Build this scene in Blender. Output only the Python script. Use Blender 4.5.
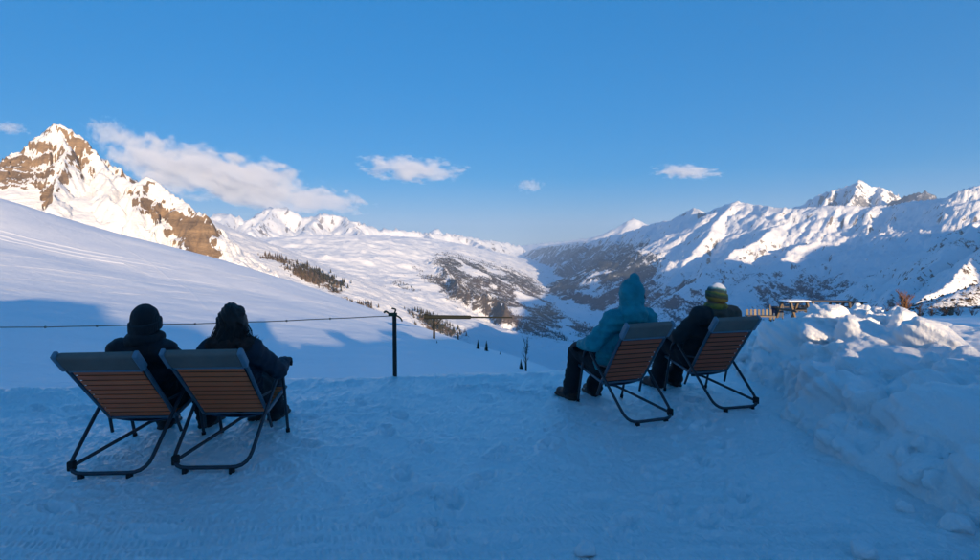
import bpy, bmesh, math, random, time
import numpy as np
from mathutils import Vector, Matrix
random.seed(7); rng = np.random.default_rng(11)
T0 = time.time()
scene = bpy.context.scene
for o in list(bpy.data.objects):
    bpy.data.objects.remove(o)
COL = scene.collection
R = math.radians

# ------------------------------------------------------------------ camera
CAM_H, F_PX, CX, CY, HOR = 1.5, 584.0, 490.0, 280.0, 248.0     # photograph is 980 x 560
PITCH = math.atan((CY - HOR) / F_PX)
cam_d = bpy.data.cameras.new('camera'); cam = bpy.data.objects.new('camera', cam_d); COL.objects.link(cam)
cam.location = (0, 0, CAM_H); cam.rotation_euler = (R(90) - PITCH, 0, 0)
cam_d.sensor_width = 36; cam_d.lens = 36 * F_PX / 980
cam_d.clip_start = 0.05; cam_d.clip_end = 150000
scene.camera = cam

# ------------------------------------------------------------------ sun and sky
SUN_AZ, SUN_EL = 157.0, 9.0                     # clockwise from the view direction; low sun behind, to the right
SH = np.array([math.sin(R(SUN_AZ)), math.cos(R(SUN_AZ))])        # horizontal direction towards the sun
SU = np.array([-SH[1], SH[0]])                                    # horizontal, across the sunlight
TAN_E = math.tan(R(SUN_EL))
sun_d = bpy.data.lights.new('sun', 'SUN'); sun = bpy.data.objects.new('sun', sun_d); COL.objects.link(sun)
sun_d.energy = 3.9; sun_d.angle = R(0.5); sun_d.color = (1.0, 0.74, 0.46)
sdir = Vector((SH[0]*math.cos(R(SUN_EL)), SH[1]*math.cos(R(SUN_EL)), math.sin(R(SUN_EL))))
sun.rotation_euler = sdir.to_track_quat('Z', 'Y').to_euler()

world = bpy.data.worlds.new('World'); scene.world = world; world.use_nodes = True
wn = world.node_tree; wn.nodes.clear()
sky = wn.nodes.new('ShaderNodeTexSky'); sky.sky_type = 'NISHITA'; sky.sun_disc = False
sky.sun_elevation = R(SUN_EL); sky.sun_rotation = R(SUN_AZ)
sky.altitude = 2300; sky.air_density = 1.0; sky.dust_density = 0.6; sky.ozone_density = 4.8
hs = wn.nodes.new('ShaderNodeGamma'); hs.inputs['Gamma'].default_value = 0.34
wb = wn.nodes.new('ShaderNodeMix'); wb.data_type = 'RGBA'; wb.blend_type = 'MULTIPLY'; wb.inputs[0].default_value = 1.0; wb.inputs[7].default_value = (1.0, 0.95, 1.0, 1)   # daylight white balance: the clear high-altitude sky reads deep blue
bg = wn.nodes.new('ShaderNodeBackground'); bg.inputs['Strength'].default_value = 0.15
wo = wn.nodes.new('ShaderNodeOutputWorld')
wn.links.new(sky.outputs[0], hs.inputs['Color']); sat = wn.nodes.new('ShaderNodeHueSaturation'); sat.inputs['Saturation'].default_value = 2.3; sat.inputs['Hue'].default_value = 0.513
wn.links.new(hs.outputs[0], sat.inputs['Color']); wn.links.new(sat.outputs[0], wb.inputs[6]); wn.links.new(wb.outputs[2], bg.inputs['Color'])
wn.links.new(bg.outputs[0], wo.inputs['Surface'])

vs = scene.view_settings
vs.view_transform = 'Standard'; vs.look = 'None'; vs.exposure = 1.45; vs.gamma = 1.0; vs.use_curve_mapping = False
scene.render.engine = 'CYCLES'
cy = scene.cycles
cy.use_denoising = True
try: cy.denoiser = 'OPENIMAGEDENOISE'
except Exception: pass
cy.max_bounces = 8; cy.diffuse_bounces = 4; cy.glossy_bounces = 2; cy.volume_bounces = 3; cy.transparent_max_bounces = 8
cy.volume_step_rate = 1.0; cy.volume_max_steps = 96

# ------------------------------------------------------------------ helpers
CP, SP = math.cos(PITCH), math.sin(PITCH)
def ray(px, py):
    """world direction through a photo pixel, scaled so that y = 1"""
    a = (np.asarray(px, float) - CX) / F_PX; b = -(np.asarray(py, float) - CY) / F_PX
    y = CP + b*SP; z = -SP + b*CP
    return a / y, z / y
def at(px, py, y):
    dx, dz = ray(px, py)
    return Vector((float(dx)*y, y, CAM_H + float(dz)*y))
def tang(py):                                   # tangent of elevation for a photo row (on the centre column)
    return ray(CX, py)[1]

_perm = np.random.default_rng(5).permutation(4096).astype(np.int32)
_ang = (np.random.default_rng(6).random(4096) * 2*np.pi)
_gx, _gy = np.cos(_ang).astype(np.float32), np.sin(_ang).astype(np.float32)
def pnoise(x, y, seed=0):
    x = np.asarray(x, np.float64) + seed*37.31; y = np.asarray(y, np.float64) - seed*17.77
    xf0 = np.floor(x); yf0 = np.floor(y)
    xi = xf0.astype(np.int64); yi = yf0.astype(np.int64)
    fx = (x - xf0).astype(np.float32); fy = (y - yf0).astype(np.float32)
    u = fx*fx*fx*(fx*(fx*6-15)+10); v = fy*fy*fy*(fy*(fy*6-15)+10)
    a0 = _perm[xi & 4095]; a1 = _perm[(xi+1) & 4095]
    y0 = yi & 4095; y1 = (yi+1) & 4095
    def g(a, yy, dx, dy):
        h = _perm[(a + yy) & 4095]
        return _gx[h]*dx + _gy[h]*dy
    n00 = g(a0, y0, fx, fy); n10 = g(a1, y0, fx-1, fy)
    n01 = g(a0, y1, fx, fy-1); n11 = g(a1, y1, fx-1, fy-1)
    nx0 = n00 + u*(n10-n00); nx1 = n01 + u*(n11-n01)
    return (nx0 + v*(nx1-nx0)) * 1.5
def fbm(x, y, oct=4, seed=0, gain=0.5):
    s = 0; a = 1.0; t = 0
    for i in range(oct):
        s = s + a*pnoise(x*2**i, y*2**i, seed+i*3); t += a; a *= gain
    return s / t
def ridged(x, y, oct=4, seed=0, gain=0.5):
    s = 0; a = 1.0; t = 0; w = 1.0
    for i in range(oct):
        n = 1 - np.abs(pnoise(x*2**i, y*2**i, seed+i*5)); n = n*n
        s = s + a*n*w; t += a; a *= gain; w = np.clip(n*1.6, 0, 1)
    return s / t
def sstep(a, b, x):
    t = np.clip((x-a)/(b-a), 0, 1); return t*t*(3-2*t)

def mesh_np(name, V, Q):
    """mesh from numpy verts (n,3) and quads / tris (m,k)"""
    me = bpy.data.meshes.new(name)
    V = np.ascontiguousarray(V, np.float32); Q = np.ascontiguousarray(Q, np.int32)
    k = Q.shape[1]
    me.vertices.add(len(V)); me.vertices.foreach_set('co', V.ravel())
    me.loops.add(Q.size); me.loops.foreach_set('vertex_index', Q.ravel())
    me.polygons.add(len(Q)); me.polygons.foreach_set('loop_start', np.arange(0, Q.size, k, dtype=np.int32))
    me.polygons.foreach_set('use_smooth', np.ones(len(Q), bool))
    me.update(calc_edges=True)
    return me
def attr(me, name, vals):
    a = me.attributes.new(name, 'FLOAT', 'POINT'); a.data.foreach_set('value', np.ascontiguousarray(vals, np.float32))
def grid_quads(nr, nc):
    i = np.arange(nr*nc).reshape(nr, nc)
    return np.stack([i[:-1, :-1], i[:-1, 1:], i[1:, 1:], i[1:, :-1]], -1).reshape(-1, 4)
def link(name, me, mat=None, parent=None):
    o = bpy.data.objects.new(name, me); COL.objects.link(o)
    if mat is not None and me is not None and not me.materials: me.materials.append(mat)
    if parent is not None: o.parent = parent
    return o
def tag(o, label=None, cat=None, group=None, kind=None):
    if label: o['label'] = label
    if cat: o['category'] = cat
    if group: o['group'] = group
    if kind: o['kind'] = kind
    return o
def empty(name, loc, rz=0):
    o = bpy.data.objects.new(name, None); COL.objects.link(o); o.location = loc; o.rotation_euler = (0, 0, rz)
    o.empty_display_size = 0.1
    return o

def surface_nets(F, org, h):
    s = F < 0
    c = [s[i:s.shape[0]-1+i, j:s.shape[1]-1+j, k:s.shape[2]-1+k] for i in (0, 1) for j in (0, 1) for k in (0, 1)]
    tot = sum(a.astype(np.int8) for a in c); act = (tot > 0) & (tot < 8)
    I = np.argwhere(act); n = len(I)
    offs = np.array([(i, j, k) for i in (0, 1) for j in (0, 1) for k in (0, 1)])
    val = np.stack([F[I[:, 0]+o[0], I[:, 1]+o[1], I[:, 2]+o[2]] for o in offs], 1)
    acc = np.zeros((n, 3)); cnt = np.zeros(n)
    for a in range(8):
        for b in range(a+1, 8):
            if np.abs(offs[a]-offs[b]).sum() != 1: continue
            m = (val[:, a] < 0) != (val[:, b] < 0)
            t = val[m, a]/(val[m, a]-val[m, b])
            acc[m] += offs[a]+t[:, None]*(offs[b]-offs[a]); cnt[m] += 1
    V = (I+acc/cnt[:, None])*h+np.asarray(org)
    idx = np.full(act.shape, -1, np.int64); idx[act] = np.arange(n)
    quads = []
    for ax in range(3):
        sl0 = [slice(None)]*3; sl1 = [slice(None)]*3; sl0[ax] = slice(0, -1); sl1[ax] = slice(1, None)
        ch = s[tuple(sl0)] != s[tuple(sl1)]
        E = np.argwhere(ch); u, w = (ax+1) % 3, (ax+2) % 3
        ok = (E[:, u] > 0) & (E[:, w] > 0) & (E[:, u] < s.shape[u]-1) & (E[:, w] < s.shape[w]-1); E = E[ok]
        def cell(du, dw):
            e = E.copy(); e[:, u] -= du; e[:, w] -= dw; return idx[e[:, 0], e[:, 1], e[:, 2]]
        q = np.stack([cell(1, 1), cell(0, 1), cell(0, 0), cell(1, 0)], 1)
        flip = ~s[E[:, 0], E[:, 1], E[:, 2]]; q[flip] = q[flip][:, ::-1]
        quads.append(q)
    return V, np.concatenate(quads)

# ------------------------------------------------------------------ materials
class NT:
    def __init__(s, name):
        s.m = bpy.data.materials.new(name); s.m.use_nodes = True
        s.t = s.m.node_tree; s.b = s.t.nodes['Principled BSDF']; s.out = s.t.nodes['Material Output']
    def n(s, typ, **kw):
        nd = s.t.nodes.new(typ)
        for k, v in kw.items():
            if k in nd.inputs: s.put(nd.inputs[k], v)
            else: setattr(nd, k, v)
        return nd
    def put(s, sock, v):
        if hasattr(v, 'is_output'): s.t.links.new(v, sock)
        else:
            if isinstance(v, (tuple, list)) and len(v) == 3 and sock.type == 'RGBA': v = (*v, 1)
            sock.default_value = v
    def coord(s, kind='Object', scale=(1, 1, 1)):
        c = s.n('ShaderNodeTexCoord'); mp = s.n('ShaderNodeMapping'); s.t.links.new(c.outputs[kind], mp.inputs[0])
        mp.inputs['Scale'].default_value = scale; return mp.outputs[0]
    def noise(s, vec, scale, detail=4, rough=0.55, out='Fac'):
        nd = s.n('ShaderNodeTexNoise', Scale=scale, Detail=detail, Roughness=rough); s.t.links.new(vec, nd.inputs['Vector']); return nd.outputs[out]
    def ramp(s, fac, stops):
        r = s.n('ShaderNodeValToRGB'); s.t.links.new(fac, r.inputs[0]); e = r.color_ramp.elements
        while len(e) < len(stops): e.new(0.5)
        for k, (p, c) in enumerate(stops):
            e[k].position = p; e[k].color = (*c, 1) if len(c) == 3 else c
        return r.outputs[0]
    def mix(s, fac, a, b):
        m = s.n('ShaderNodeMix', data_type='RGBA'); s.put(m.inputs[0], fac); s.put(m.inputs[6], a); s.put(m.inputs[7], b); return m.outputs[2]
    def math(s, op, a, b=None, clamp=False):
        m = s.n('ShaderNodeMath', operation=op, use_clamp=clamp); s.put(m.inputs[0], a)
        if b is not None: s.put(m.inputs[1], b)
        return m.outputs[0]
    def bump(s, h, strength=0.3, dist=0.01, normal=None):
        b = s.n('ShaderNodeBump', Strength=strength, Distance=dist); s.t.links.new(h, b.inputs['Height'])
        if normal is not None: s.t.links.new(normal, b.inputs['Normal'])
        s.t.links.new(b.outputs[0], s.b.inputs['Normal']); return b.outputs[0]
    def set(s, **kw):
        for k, v in kw.items(): s.put(s.b.inputs[k.replace('_', ' ')], v)
        return s

def mat_cloth(name, c, c2=None, rough=0.85, scale=40, bump=0.4, sheen=0.0, wrinkle=9):
    t = NT(name); v = t.coord()
    f = t.noise(v, wrinkle, 5)
    col = t.mix(t.ramp(f, [(0.3, (0, 0, 0)), (0.7, (1, 1, 1))]), c, c2 or tuple(k*1.5 for k in c))
    t.set(Base_Color=col, Roughness=rough)
    t.b.inputs['Specular IOR Level'].default_value = 0.25
    t.b.inputs['Sheen Weight'].default_value = sheen
    h = t.math('ADD', t.math('MULTIPLY', t.noise(v, wrinkle, 5), 3.0), t.noise(v, scale*6, 2))
    t.bump(h, bump, 0.012)
    return t.m
def mat_metal(name, c, rough=0.45, metallic=0.6):
    t = NT(name); v = t.coord()
    f = t.noise(v, 25, 4)
    t.set(Base_Color=t.mix(f, tuple(k*0.75 for k in c), tuple(min(1, k*1.25) for k in c)), Metallic=metallic,
          Roughness=t.math('ADD', t.math('MULTIPLY', t.noise(v, 60, 3), 0.25), rough-0.12))
    return t.m
def mat_wood(name, c, axis='x', gloss=0.55):
    t = NT(name); sc = {'x': (2, 40, 40), 'y': (40, 2, 40), 'z': (40, 40, 2)}[axis]
    v = t.coord('Object', sc)
    g = t.noise(v, 1.6, 5, 0.6)
    oi = t.n('ShaderNodeObjectInfo').outputs['Random']
    col = t.mix(g, tuple(k*0.55 for k in c), tuple(min(1, k*1.35) for k in c))
    col = t.mix(t.math('MULTIPLY', oi, 0.45), col, tuple(k*0.6 for k in c))
    t.set(Base_Color=col, Roughness=gloss); t.bump(g, 0.3, 0.002)
    return t.m
# ------------------------------------------------------------------ the far terrain: one height field in world coordinates
TPX = np.array([-400, 0, 100, 215, 300, 370, 440, 500, 560, 620, 700, 760, 800, 900, 1000, 1400], float)
TROWS = [  # depth in metres, then photo rows
 (8,     [470, 470, 470, 470, 470, 470, 470, 470, 470, 470, 450, 420, 400, 385, 385, 385]),
 (14,    [400, 412, 416, 416, 416, 414, 412, 412, 412, 412, 380, 330, 322, 321, 321, 321]),
 (26,    [330, 371, 379, 381, 380, 379, 379, 379, 379, 380, 360, 322, 317, 317, 317, 317]),
 (45,    [275, 335, 348, 356, 360, 362, 366, 370, 376, 382, 365, 326, 317, 316, 317, 317]),
 (80,    [230, 296, 312, 326, 336, 344, 352, 360, 372, 390, 385, 345, 330, 325, 324, 322]),
 (140,   [180, 245, 268, 291, 308, 324, 338, 351, 372, 398, 395, 365, 345, 333, 325, 318]),
 (240,   [120, 197, 229, 258, 284, 308, 334, 354, 378, 405, 400, 370, 350, 335, 316, 300]),
 (400,   [140, 208, 240, 270, 297, 322, 349, 372, 397, 410, 398, 365, 345, 328, 305, 280]),
 (900,   [190, 235, 256, 276, 302, 326, 350, 370, 385, 392, 385, 362, 346, 330, 310, 280]),
 (2500,  [200, 235, 250, 270, 294, 314, 335, 351, 362, 366, 360, 348, 338, 322, 300, 270]),
 (3600,  [205, 236, 248, 265, 281, 298, 319, 336, 350, 352, 348, 342, 332, 312, 292, 265]),
 (5000,  [210, 238, 245, 254, 257, 268, 287, 307, 327, 333, 330, 322, 312, 298, 280, 256]),
 (7000,  [215, 238, 243, 245, 238, 237, 256, 277, 302, 307, 302, 294, 286, 275, 262, 245]),
 (9000,  [220, 238, 242, 244, 238, 237, 246, 264, 292, 296, 290, 282, 275, 266, 257, 245]),
 (12000, [225, 238, 240, 241, 238, 236, 240, 254, 280, 282, 275, 268, 262, 255, 250, 245]),
 (20000, [235, 242, 242, 242, 241, 240, 243, 253, 268, 268, 262, 258, 255, 252, 250, 248]),
 (34000, [245, 248, 248, 248, 248, 248, 249, 253, 258, 258, 256, 255, 254, 252, 250, 250]),
]
_tl = np.log(np.array([r[0] for r in TROWS], float))
_fp = np.linspace(-400, 1400, 901)
_tab = []
_ker = np.ones(31)/31
for d, pys in TROWS:
    t = np.interp(_fp, TPX, [tang(p) for p in pys])
    t = np.convolve(np.pad(t, 15, mode='edge'), _ker, 'valid')
    _tab.append(t)
_tab = np.array(_tab)
_tab_m = np.zeros_like(_tab)                    # derivative with log depth (Catmull-Rom, limited)
for k in range(1, len(_tl)-1):
    a = (_tab[k]-_tab[k-1])/(_tl[k]-_tl[k-1]); b = (_tab[k+1]-_tab[k])/(_tl[k+1]-_tl[k])
    _tab_m[k] = np.where(a*b > 0, 2*a*b/(a+b+1e-12), 0)
def base_z(x, y):
    px = CX + x/np.maximum(y, 1.0)*F_PX/CP
    fx = np.clip((px+400)/2.0, 0, 899.999); ix = fx.astype(int); fr = fx-ix
    ly = np.clip(np.log(np.maximum(y, 8.001)), _tl[0], _tl[-1]-1e-6)
    k = np.clip(np.searchsorted(_tl, ly, side='right')-1, 0, len(_tl)-2)
    h = _tl[k+1]-_tl[k]; t = (ly-_tl[k])/h
    def S(tab, kk): return tab[kk, ix]*(1-fr)+tab[kk, ix+1]*fr
    t2, t3 = t*t, t*t*t
    v = (2*t3-3*t2+1)*S(_tab, k)+(t3-2*t2+t)*h*S(_tab_m, k)+(-2*t3+3*t2)*S(_tab, k+1)+(t3-t2)*h*S(_tab_m, k+1)
    return CAM_H + v*y

# ridge lines: (photo column, photo row, depth in metres)
GROUPS = [
 dict(name='craggy_mountain', s1=1.0, s2=0.40, L=150, flute=(120, 44), warp=(160, 34), rock=1.0, strata=(58, 0.8),
  lines=[[(-330, 120, 2600), (-160, 168, 2300), (-60, 165, 2150), (0, 164, 2050), (20, 157, 2020), (24, 150, 2020), (28, 143, 2015), (38, 134, 2005), (48, 127, 2000), (56, 123.5, 1990), (65, 124, 1985), (74, 129, 1970), (84, 139, 1950), (92, 149, 1930), (100, 162, 1900), (112, 172, 1850), (126, 180, 1800), (140, 183, 1770), (150, 175, 1750), (163, 187, 1720), (178, 200, 1680), (191, 211, 1650), (203, 212, 1630), (211, 231, 1600), (215, 252, 1570), (218, 272, 1560)],
         [(60, 125, 1990), (62, 160, 1800), (58, 190, 1650), (50, 205, 1560)],
         [(26, 147, 2020), (12, 170, 1850), (8, 186, 1700)],
         [(100, 163, 1900), (112, 188, 1750), (120, 205, 1640)],
         [(150, 176, 1750), (140, 200, 1640), (132, 212, 1580)],
         [(203, 213, 1630), (190, 232, 1560), (185, 246, 1500)]]),
 dict(name='snow_range', s1=0.85, s2=0.30, L=700, crest=0.42, flute=(420, 125), warp=(600, 160), rock=0.65, strata=None,
  lines=[[(130, 212, 15000), (180, 222, 14500), (215, 214, 14000), (228, 212, 14000), (243, 218, 13800), (262, 209, 13600), (276, 205, 13500), (292, 209, 13400), (303, 216, 13300), (318, 213, 13200), (338, 214, 13200), (352, 219, 13300), (375, 226, 13600), (405, 229, 14000), (425, 232, 14500), (452, 234, 15500), (470, 238, 16500), (500, 243, 19000)],
         [(276, 206, 13500), (262, 222, 11800), (240, 236, 10000)],
         [(318, 213, 13200), (312, 226, 11500), (300, 236, 9500)],
         [(345, 216, 13200), (352, 226, 11500), (362, 236, 9500)],
         [(228, 213, 14000), (222, 226, 12500)],
         [(388, 236, 21000), (410, 231, 21000), (430, 233, 21000), (436, 227, 21000), (443, 232, 21000), (470, 236, 22000), (520, 244, 25000)],
         [(425, 233, 14500), (450, 250, 11000), (470, 266, 8600), (490, 284, 7000)],
         [(470, 239, 16500), (498, 253, 13000), (520, 268, 10500), (535, 282, 8800)],
         [(395, 246, 8500), (430, 262, 6000), (462, 284, 4800), (500, 308, 4200)],
         ]),
 dict(name='mountain_range', crest=0.25, s1=0.22, s2=0.37, L=1300, flute=(300, 66), warp=(500, 130), rock=0.8, strata=None,
  lines=[[(540, 246, 30000), (575, 241, 26000), (592, 240, 24500), (604, 235, 23500), (612, 235, 22500), (621, 228, 22000), (628, 224, 21700), (634, 218, 21500), (640, 223, 21200), (646, 224, 21000), (654, 229, 20500), (668, 230, 19500)],
         [(516, 246, 34000), (545, 242, 32000), (570, 240, 31000), (600, 236, 30000)],
         ([(524, 251, 26000), (545, 247, 21000), (570, 243, 17500), (590, 241, 15500), (603, 237, 14200), (622, 232, 13000), (640, 228, 12000), (655, 222, 10800), (672, 219, 10000), (684, 211, 9300), (693, 207, 9000), (705, 212, 8700), (722, 206, 8300), (735, 201, 8000)], .55, .5),
         [(735, 201, 8000), (748, 205, 7800), (770, 206, 7400), (792, 208, 7100), (815, 207, 6900), (842, 205, 6700), (870, 206, 6500), (900, 203, 6300), (925, 200, 6100), (950, 196, 5900), (965, 189, 5800), (980, 185, 5700), (1010, 182, 5600), (1080, 170, 5600), (1200, 160, 5600)],
         ([(693, 208, 9000), (672, 238, 8100), (655, 258, 7500), (638, 279, 7000), (612, 304, 6500)], .3, .45),
         ([(735, 202, 8000), (712, 228, 7300), (690, 256, 6600), (668, 283, 6100), (648, 302, 5700)], .25, .42),
         ([(792, 216, 7000), (762, 236, 6400), (738, 250, 6000), (706, 270, 5500), (672, 294, 5100), (650, 314, 4800)], .3, .42),
         [(815, 240, 6000), (792, 252, 5700), (764, 274, 5200), (732, 298, 4700)],
         ([(655, 223, 10800), (634, 250, 9300), (618, 273, 8400), (596, 298, 7600)], .5, .5),
         ([(622, 233, 13000), (600, 258, 11000), (580, 280, 9600)], .5, .5),
         ([(590, 241, 15500), (570, 258, 13500), (556, 272, 12000)], .5, .5)]),
 dict(name='rocky_peak', crest=0.3, s1=1.0, s2=0.55, L=500, flute=(330, 130), warp=(400, 80), rock=0.85, strata=None,
  lines=[[(785, 210, 10500), (800, 204, 10400), (818, 195, 10300), (834, 189, 10250), (848, 184, 10200), (860, 179.5, 10150), (870, 184, 10150), (880, 186, 10200), (890, 190, 10300), (900, 197, 10500), (912, 206, 10700)],
         [(860, 180, 10150), (854, 196, 9300), (846, 206, 8700)],
         [(834, 189, 10250), (826, 200, 9500)], [(880, 186, 10200), (882, 198, 9400)]]),
 dict(name='dark_peak', s1=0.9, s2=0.5, L=600, flute=(400, 90), warp=(300, 70), rock=1.0, strata=None,
  lines=[[(890, 202, 9300), (903, 196, 9000), (914, 193, 8900), (924, 191, 8800), (932, 194, 8800), (940, 200, 8900), (960, 206, 9000)]]),
 dict(name='shaded_spur', s1=0.5, s2=0.34, L=700, flute=(240, 40), warp=(300, 50), rock=0.6, strata=None,
  lines=[[(1300, 140, 3300), (1150, 172, 3100), (1060, 196, 2950), (1000, 213, 2850), (975, 222, 2800), (950, 234, 2750), (925, 247, 2700), (900, 261, 2650), (880, 275, 2600), (862, 290, 2550), (845, 306, 2500), (825, 322, 2450), (800, 342, 2400)],
         [(975, 222, 2800), (930, 262, 2300), (895, 292, 1950), (870, 312, 1800)],
         [(1060, 196, 2950), (1000, 240, 2200), (960, 268, 1850), (925, 296, 1600)]]),
 dict(name='scrub_hillside', s1=0.25, s2=0.28, L=160, flute=(60, 6), warp=(60, 8), rock=0.0, strata=None,
  lines=[[(1250, 215, 720), (1100, 252, 660), (1020, 274, 620), (975, 285, 600), (950, 297, 580), (930, 308, 560), (910, 320, 540), (880, 338, 520)]]),
]
for g in GROUPS:
    segs = []
    for ln in g['lines']:
        s1, s2 = g['s1'], g['s2']
        if isinstance(ln, tuple): ln, s1, s2 = ln
        P = [at(*p) for p in ln]; s = 0
        for a, b in zip(P[:-1], P[1:]):
            l = math.hypot(b.x-a.x, b.y-a.y); segs.append((a, b, s, l, s1, s2)); s += l
        s0 = s
    g['segs'] = segs
def smax(a, b, k):
    h = np.clip(0.5+0.5*(a-b)/k, 0, 1); return b*(1-h)+a*h+k*h*(1-h)
def ridge_z(g, x, y):
    wl, wa = g['warp']
    xw = x + wa*fbm(x/wl, y/wl, 3, 21); yw = y + wa*fbm(x/wl, y/wl, 3, 47)
    best = np.full(x.shape, -1e9); bs = np.zeros(x.shape); bd = np.zeros(x.shape)
    for i, (a, b, s0, l, s1, s2) in enumerate(g['segs']):
        ux, uy = (b.x-a.x)/l, (b.y-a.y)/l
        t = np.clip((xw-a.x)*ux+(yw-a.y)*uy, 0, l)
        d = np.hypot(xw-a.x-t*ux, yw-a.y-t*uy)
        z = a.z+(b.z-a.z)*t/l - (s1*g['L']*(1-np.exp(-d/g['L'])) + s2*d)
        m = z > best
        best = np.where(m, z, best); bd = np.where(m, d, bd)
        side = np.sign((xw-a.x)*uy-(yw-a.y)*ux)
        bs = np.where(m, s0+t+side*7777.0+i*311.0, bs)
    fl, fa = g['flute']; calm = 1.0
    if g['strata']: calm = 1-0.88*sstep(170, 330, bd); fa = fa*calm        # crags above, smooth snow aprons below
    grow = np.clip(bd/(fl*0.7), g.get('crest', 0.12), 1)
    fl_n = ridged(bs/fl, bd/(fl*3.2), 3, 63, 0.55) - 0.55                       # ribs and gullies running down the fall line
    cr_n = ridged(x/(fl*1.6), y/(fl*1.6), 5, 71, 0.52) - 0.45
    best = best + fa*grow*(0.9*fl_n + 1.1*cr_n)
    best = best + fa*0.5*(ridged(x/(fl*0.42), y/(fl*0.42), 4, 87, .6)-.5)*np.clip(bd/(fl*.3), .3, 1) + fa*0.22*fbm(x/(fl*0.12), y/(fl*0.12), 3, 83)
    if g['strata']:
        hh, am = g['strata']
        q = best/hh + 0.5*fbm(x/240, y/240, 3, 31); fr = q-np.floor(q)
        step = np.where(fr < 0.62, fr*0.45/0.62, 0.45+0.55*sstep(0.62, 1.0, fr))-fr
        best = best + am*hh*step*np.clip(bd/60, 0.25, 1)*calm
    return best
def terrain(x, y, with_id=False):
    z = base_z(x, y)
    lam = np.clip(y*0.09, 8, 900)                                              # unevenness grows with the size of the land form
    rough = sstep(280, 1200, y)
    px = CX + x/np.maximum(y, 1)*F_PX
    z = z + rough*(60*sstep(600, 5000, y)+10)*(ridged(x/900, y/900, 6, 5, 0.5)-0.45)*np.clip(y/2500, 0.2, 1)
    z = z + rough*26*sstep(600, 3000, y)*(ridged(x/210, y/210, 4, 15, 0.55)-0.5)
    # the near ski slope: broad wind-packed rolls
    near = 1-sstep(250, 420, y)
    z = z + near*np.clip((y-14)/40, 0, 1)*(0.55*fbm(x/26, y/26, 3, 8) + 0.10*fbm((x+0.4*y)/5, (y-0.4*x)/16, 3, 9))
    ids = np.zeros(x.shape, int)
    for k, g in enumerate(GROUPS):
        bx = [p for a, b, *_ in g['segs'] for p in (a, b)]
        xmin, xmax = min(p.x for p in bx), max(p.x for p in bx); ymin, ymax = min(p.y for p in bx), max(p.y for p in bx)
        rad = (max(p.z for p in bx)+900)/max(g['s2'], 0.1)
        rad = min(rad, 0.9*ymax+500)
        m = (x > xmin-rad) & (x < xmax+rad) & (y > ymin-rad) & (y < ymax+rad) & (y > 0.33*ymin)
        if not m.any(): continue
        zr = ridge_z(g, x[m], y[m])
        kk = np.clip(y[m]*0.004, 2, 60)
        zn = smax(zr, z[m], kk); w = zr > z[m]
        z[m] = zn; idm = ids[m]; idm[w] = k+1; ids[m] = idm
    return (z, ids) if with_id else z
# ------------------------------------------------------------------ terrain materials
def mat_terrain(name, rock_a, rock_b, forest_a=(0.035, 0.04, 0.03), forest_b=(0.14, 0.09, 0.05), fine=0.02, lay=1.0, snow=(0.88, 0.885, 0.90)):
    t = NT(name); v = t.coord('Object', (1, 1, lay))
    n1 = t.noise(v, fine, 6, 0.65); n2 = t.noise(v, fine*6, 5, 0.7)
    ra = t.n('ShaderNodeAttribute', attribute_name='rock').outputs['Fac']
    fa = t.n('ShaderNodeAttribute', attribute_name='forest').outputs['Fac']
    mixn = t.math('ADD', t.math('MULTIPLY', n1, 0.5), t.math('MULTIPLY', n2, 0.5))
    rm = t.ramp(t.math('ADD', ra, t.math('MULTIPLY', t.math('SUBTRACT', mixn, 0.5), 1.5)), [(0.44, (0, 0, 0)), (0.58, (1, 1, 1))])
    fm = t.ramp(t.math('ADD', fa, t.math('ADD', t.math('MULTIPLY', t.math('SUBTRACT', n1, 0.5), 1.7), t.math('MULTIPLY', t.math('SUBTRACT', n2, 0.5), 1.1))), [(0.46, (0, 0, 0)), (0.6, (1, 1, 1))])
    # layered rock: bands across the height
    vz = t.coord('Object', (0.004, 0.004, 0.05)); band = t.noise(vz, 1.0, 5, 0.6)
    rock = t.mix(t.ramp(t.math('ADD', t.math('MULTIPLY', band, 0.6), t.math('MULTIPLY', n2, 0.4)), [(0.35, (0, 0, 0)), (0.65, (1, 1, 1))]), rock_a, rock_b)
    sn = t.mix(n1, tuple(k*0.96 for k in snow), snow)
    col = t.mix(rm, sn, rock)
    col = t.mix(fm, col, t.mix(n1, forest_a, forest_b))
    t.set(Base_Color=col, Roughness=0.8); t.b.inputs['Specular IOR Level'].default_value = 0.1
    t.bump(t.math('ADD', n2, t.math('MULTIPLY', n1, 2.0)), 1.0, 6.0*0.02/fine*0.7)
    return t.m
M_FAR = {
 'craggy_mountain': mat_terrain('crag_snow_rock', (0.105, 0.075, 0.052), (0.36, 0.245, 0.145), forest_a=(0.10, 0.065, 0.04), forest_b=(0.24, 0.16, 0.09), fine=0.022, lay=3.2),
 'snow_range': mat_terrain('snow_range_rock', (0.16, 0.14, 0.12), (0.30, 0.24, 0.19), fine=0.006),
 'mountain_range': mat_terrain('range_rock', (0.14, 0.125, 0.12), (0.28, 0.23, 0.18), forest_a=(0.025, 0.035, 0.04), forest_b=(0.06, 0.06, 0.055), fine=0.008),
 'rocky_peak': mat_terrain('peak_rock', (0.08, 0.085, 0.10), (0.20, 0.18, 0.17), fine=0.006),
 'dark_peak': mat_terrain('dark_peak_rock', (0.05, 0.055, 0.07), (0.10, 0.10, 0.11), fine=0.008),
 'shaded_spur': mat_terrain('spur_rock', (0.10, 0.09, 0.085), (0.2, 0.17, 0.14), fine=0.02),
 'scrub_hillside': mat_terrain('scrub_ground', (0.2, 0.16, 0.12), (0.3, 0.24, 0.17), fine=0.06),
 'valley': mat_terrain('valley_ground', (0.13, 0.095, 0.07), (0.25, 0.175, 0.115), fine=0.014),
}
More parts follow.
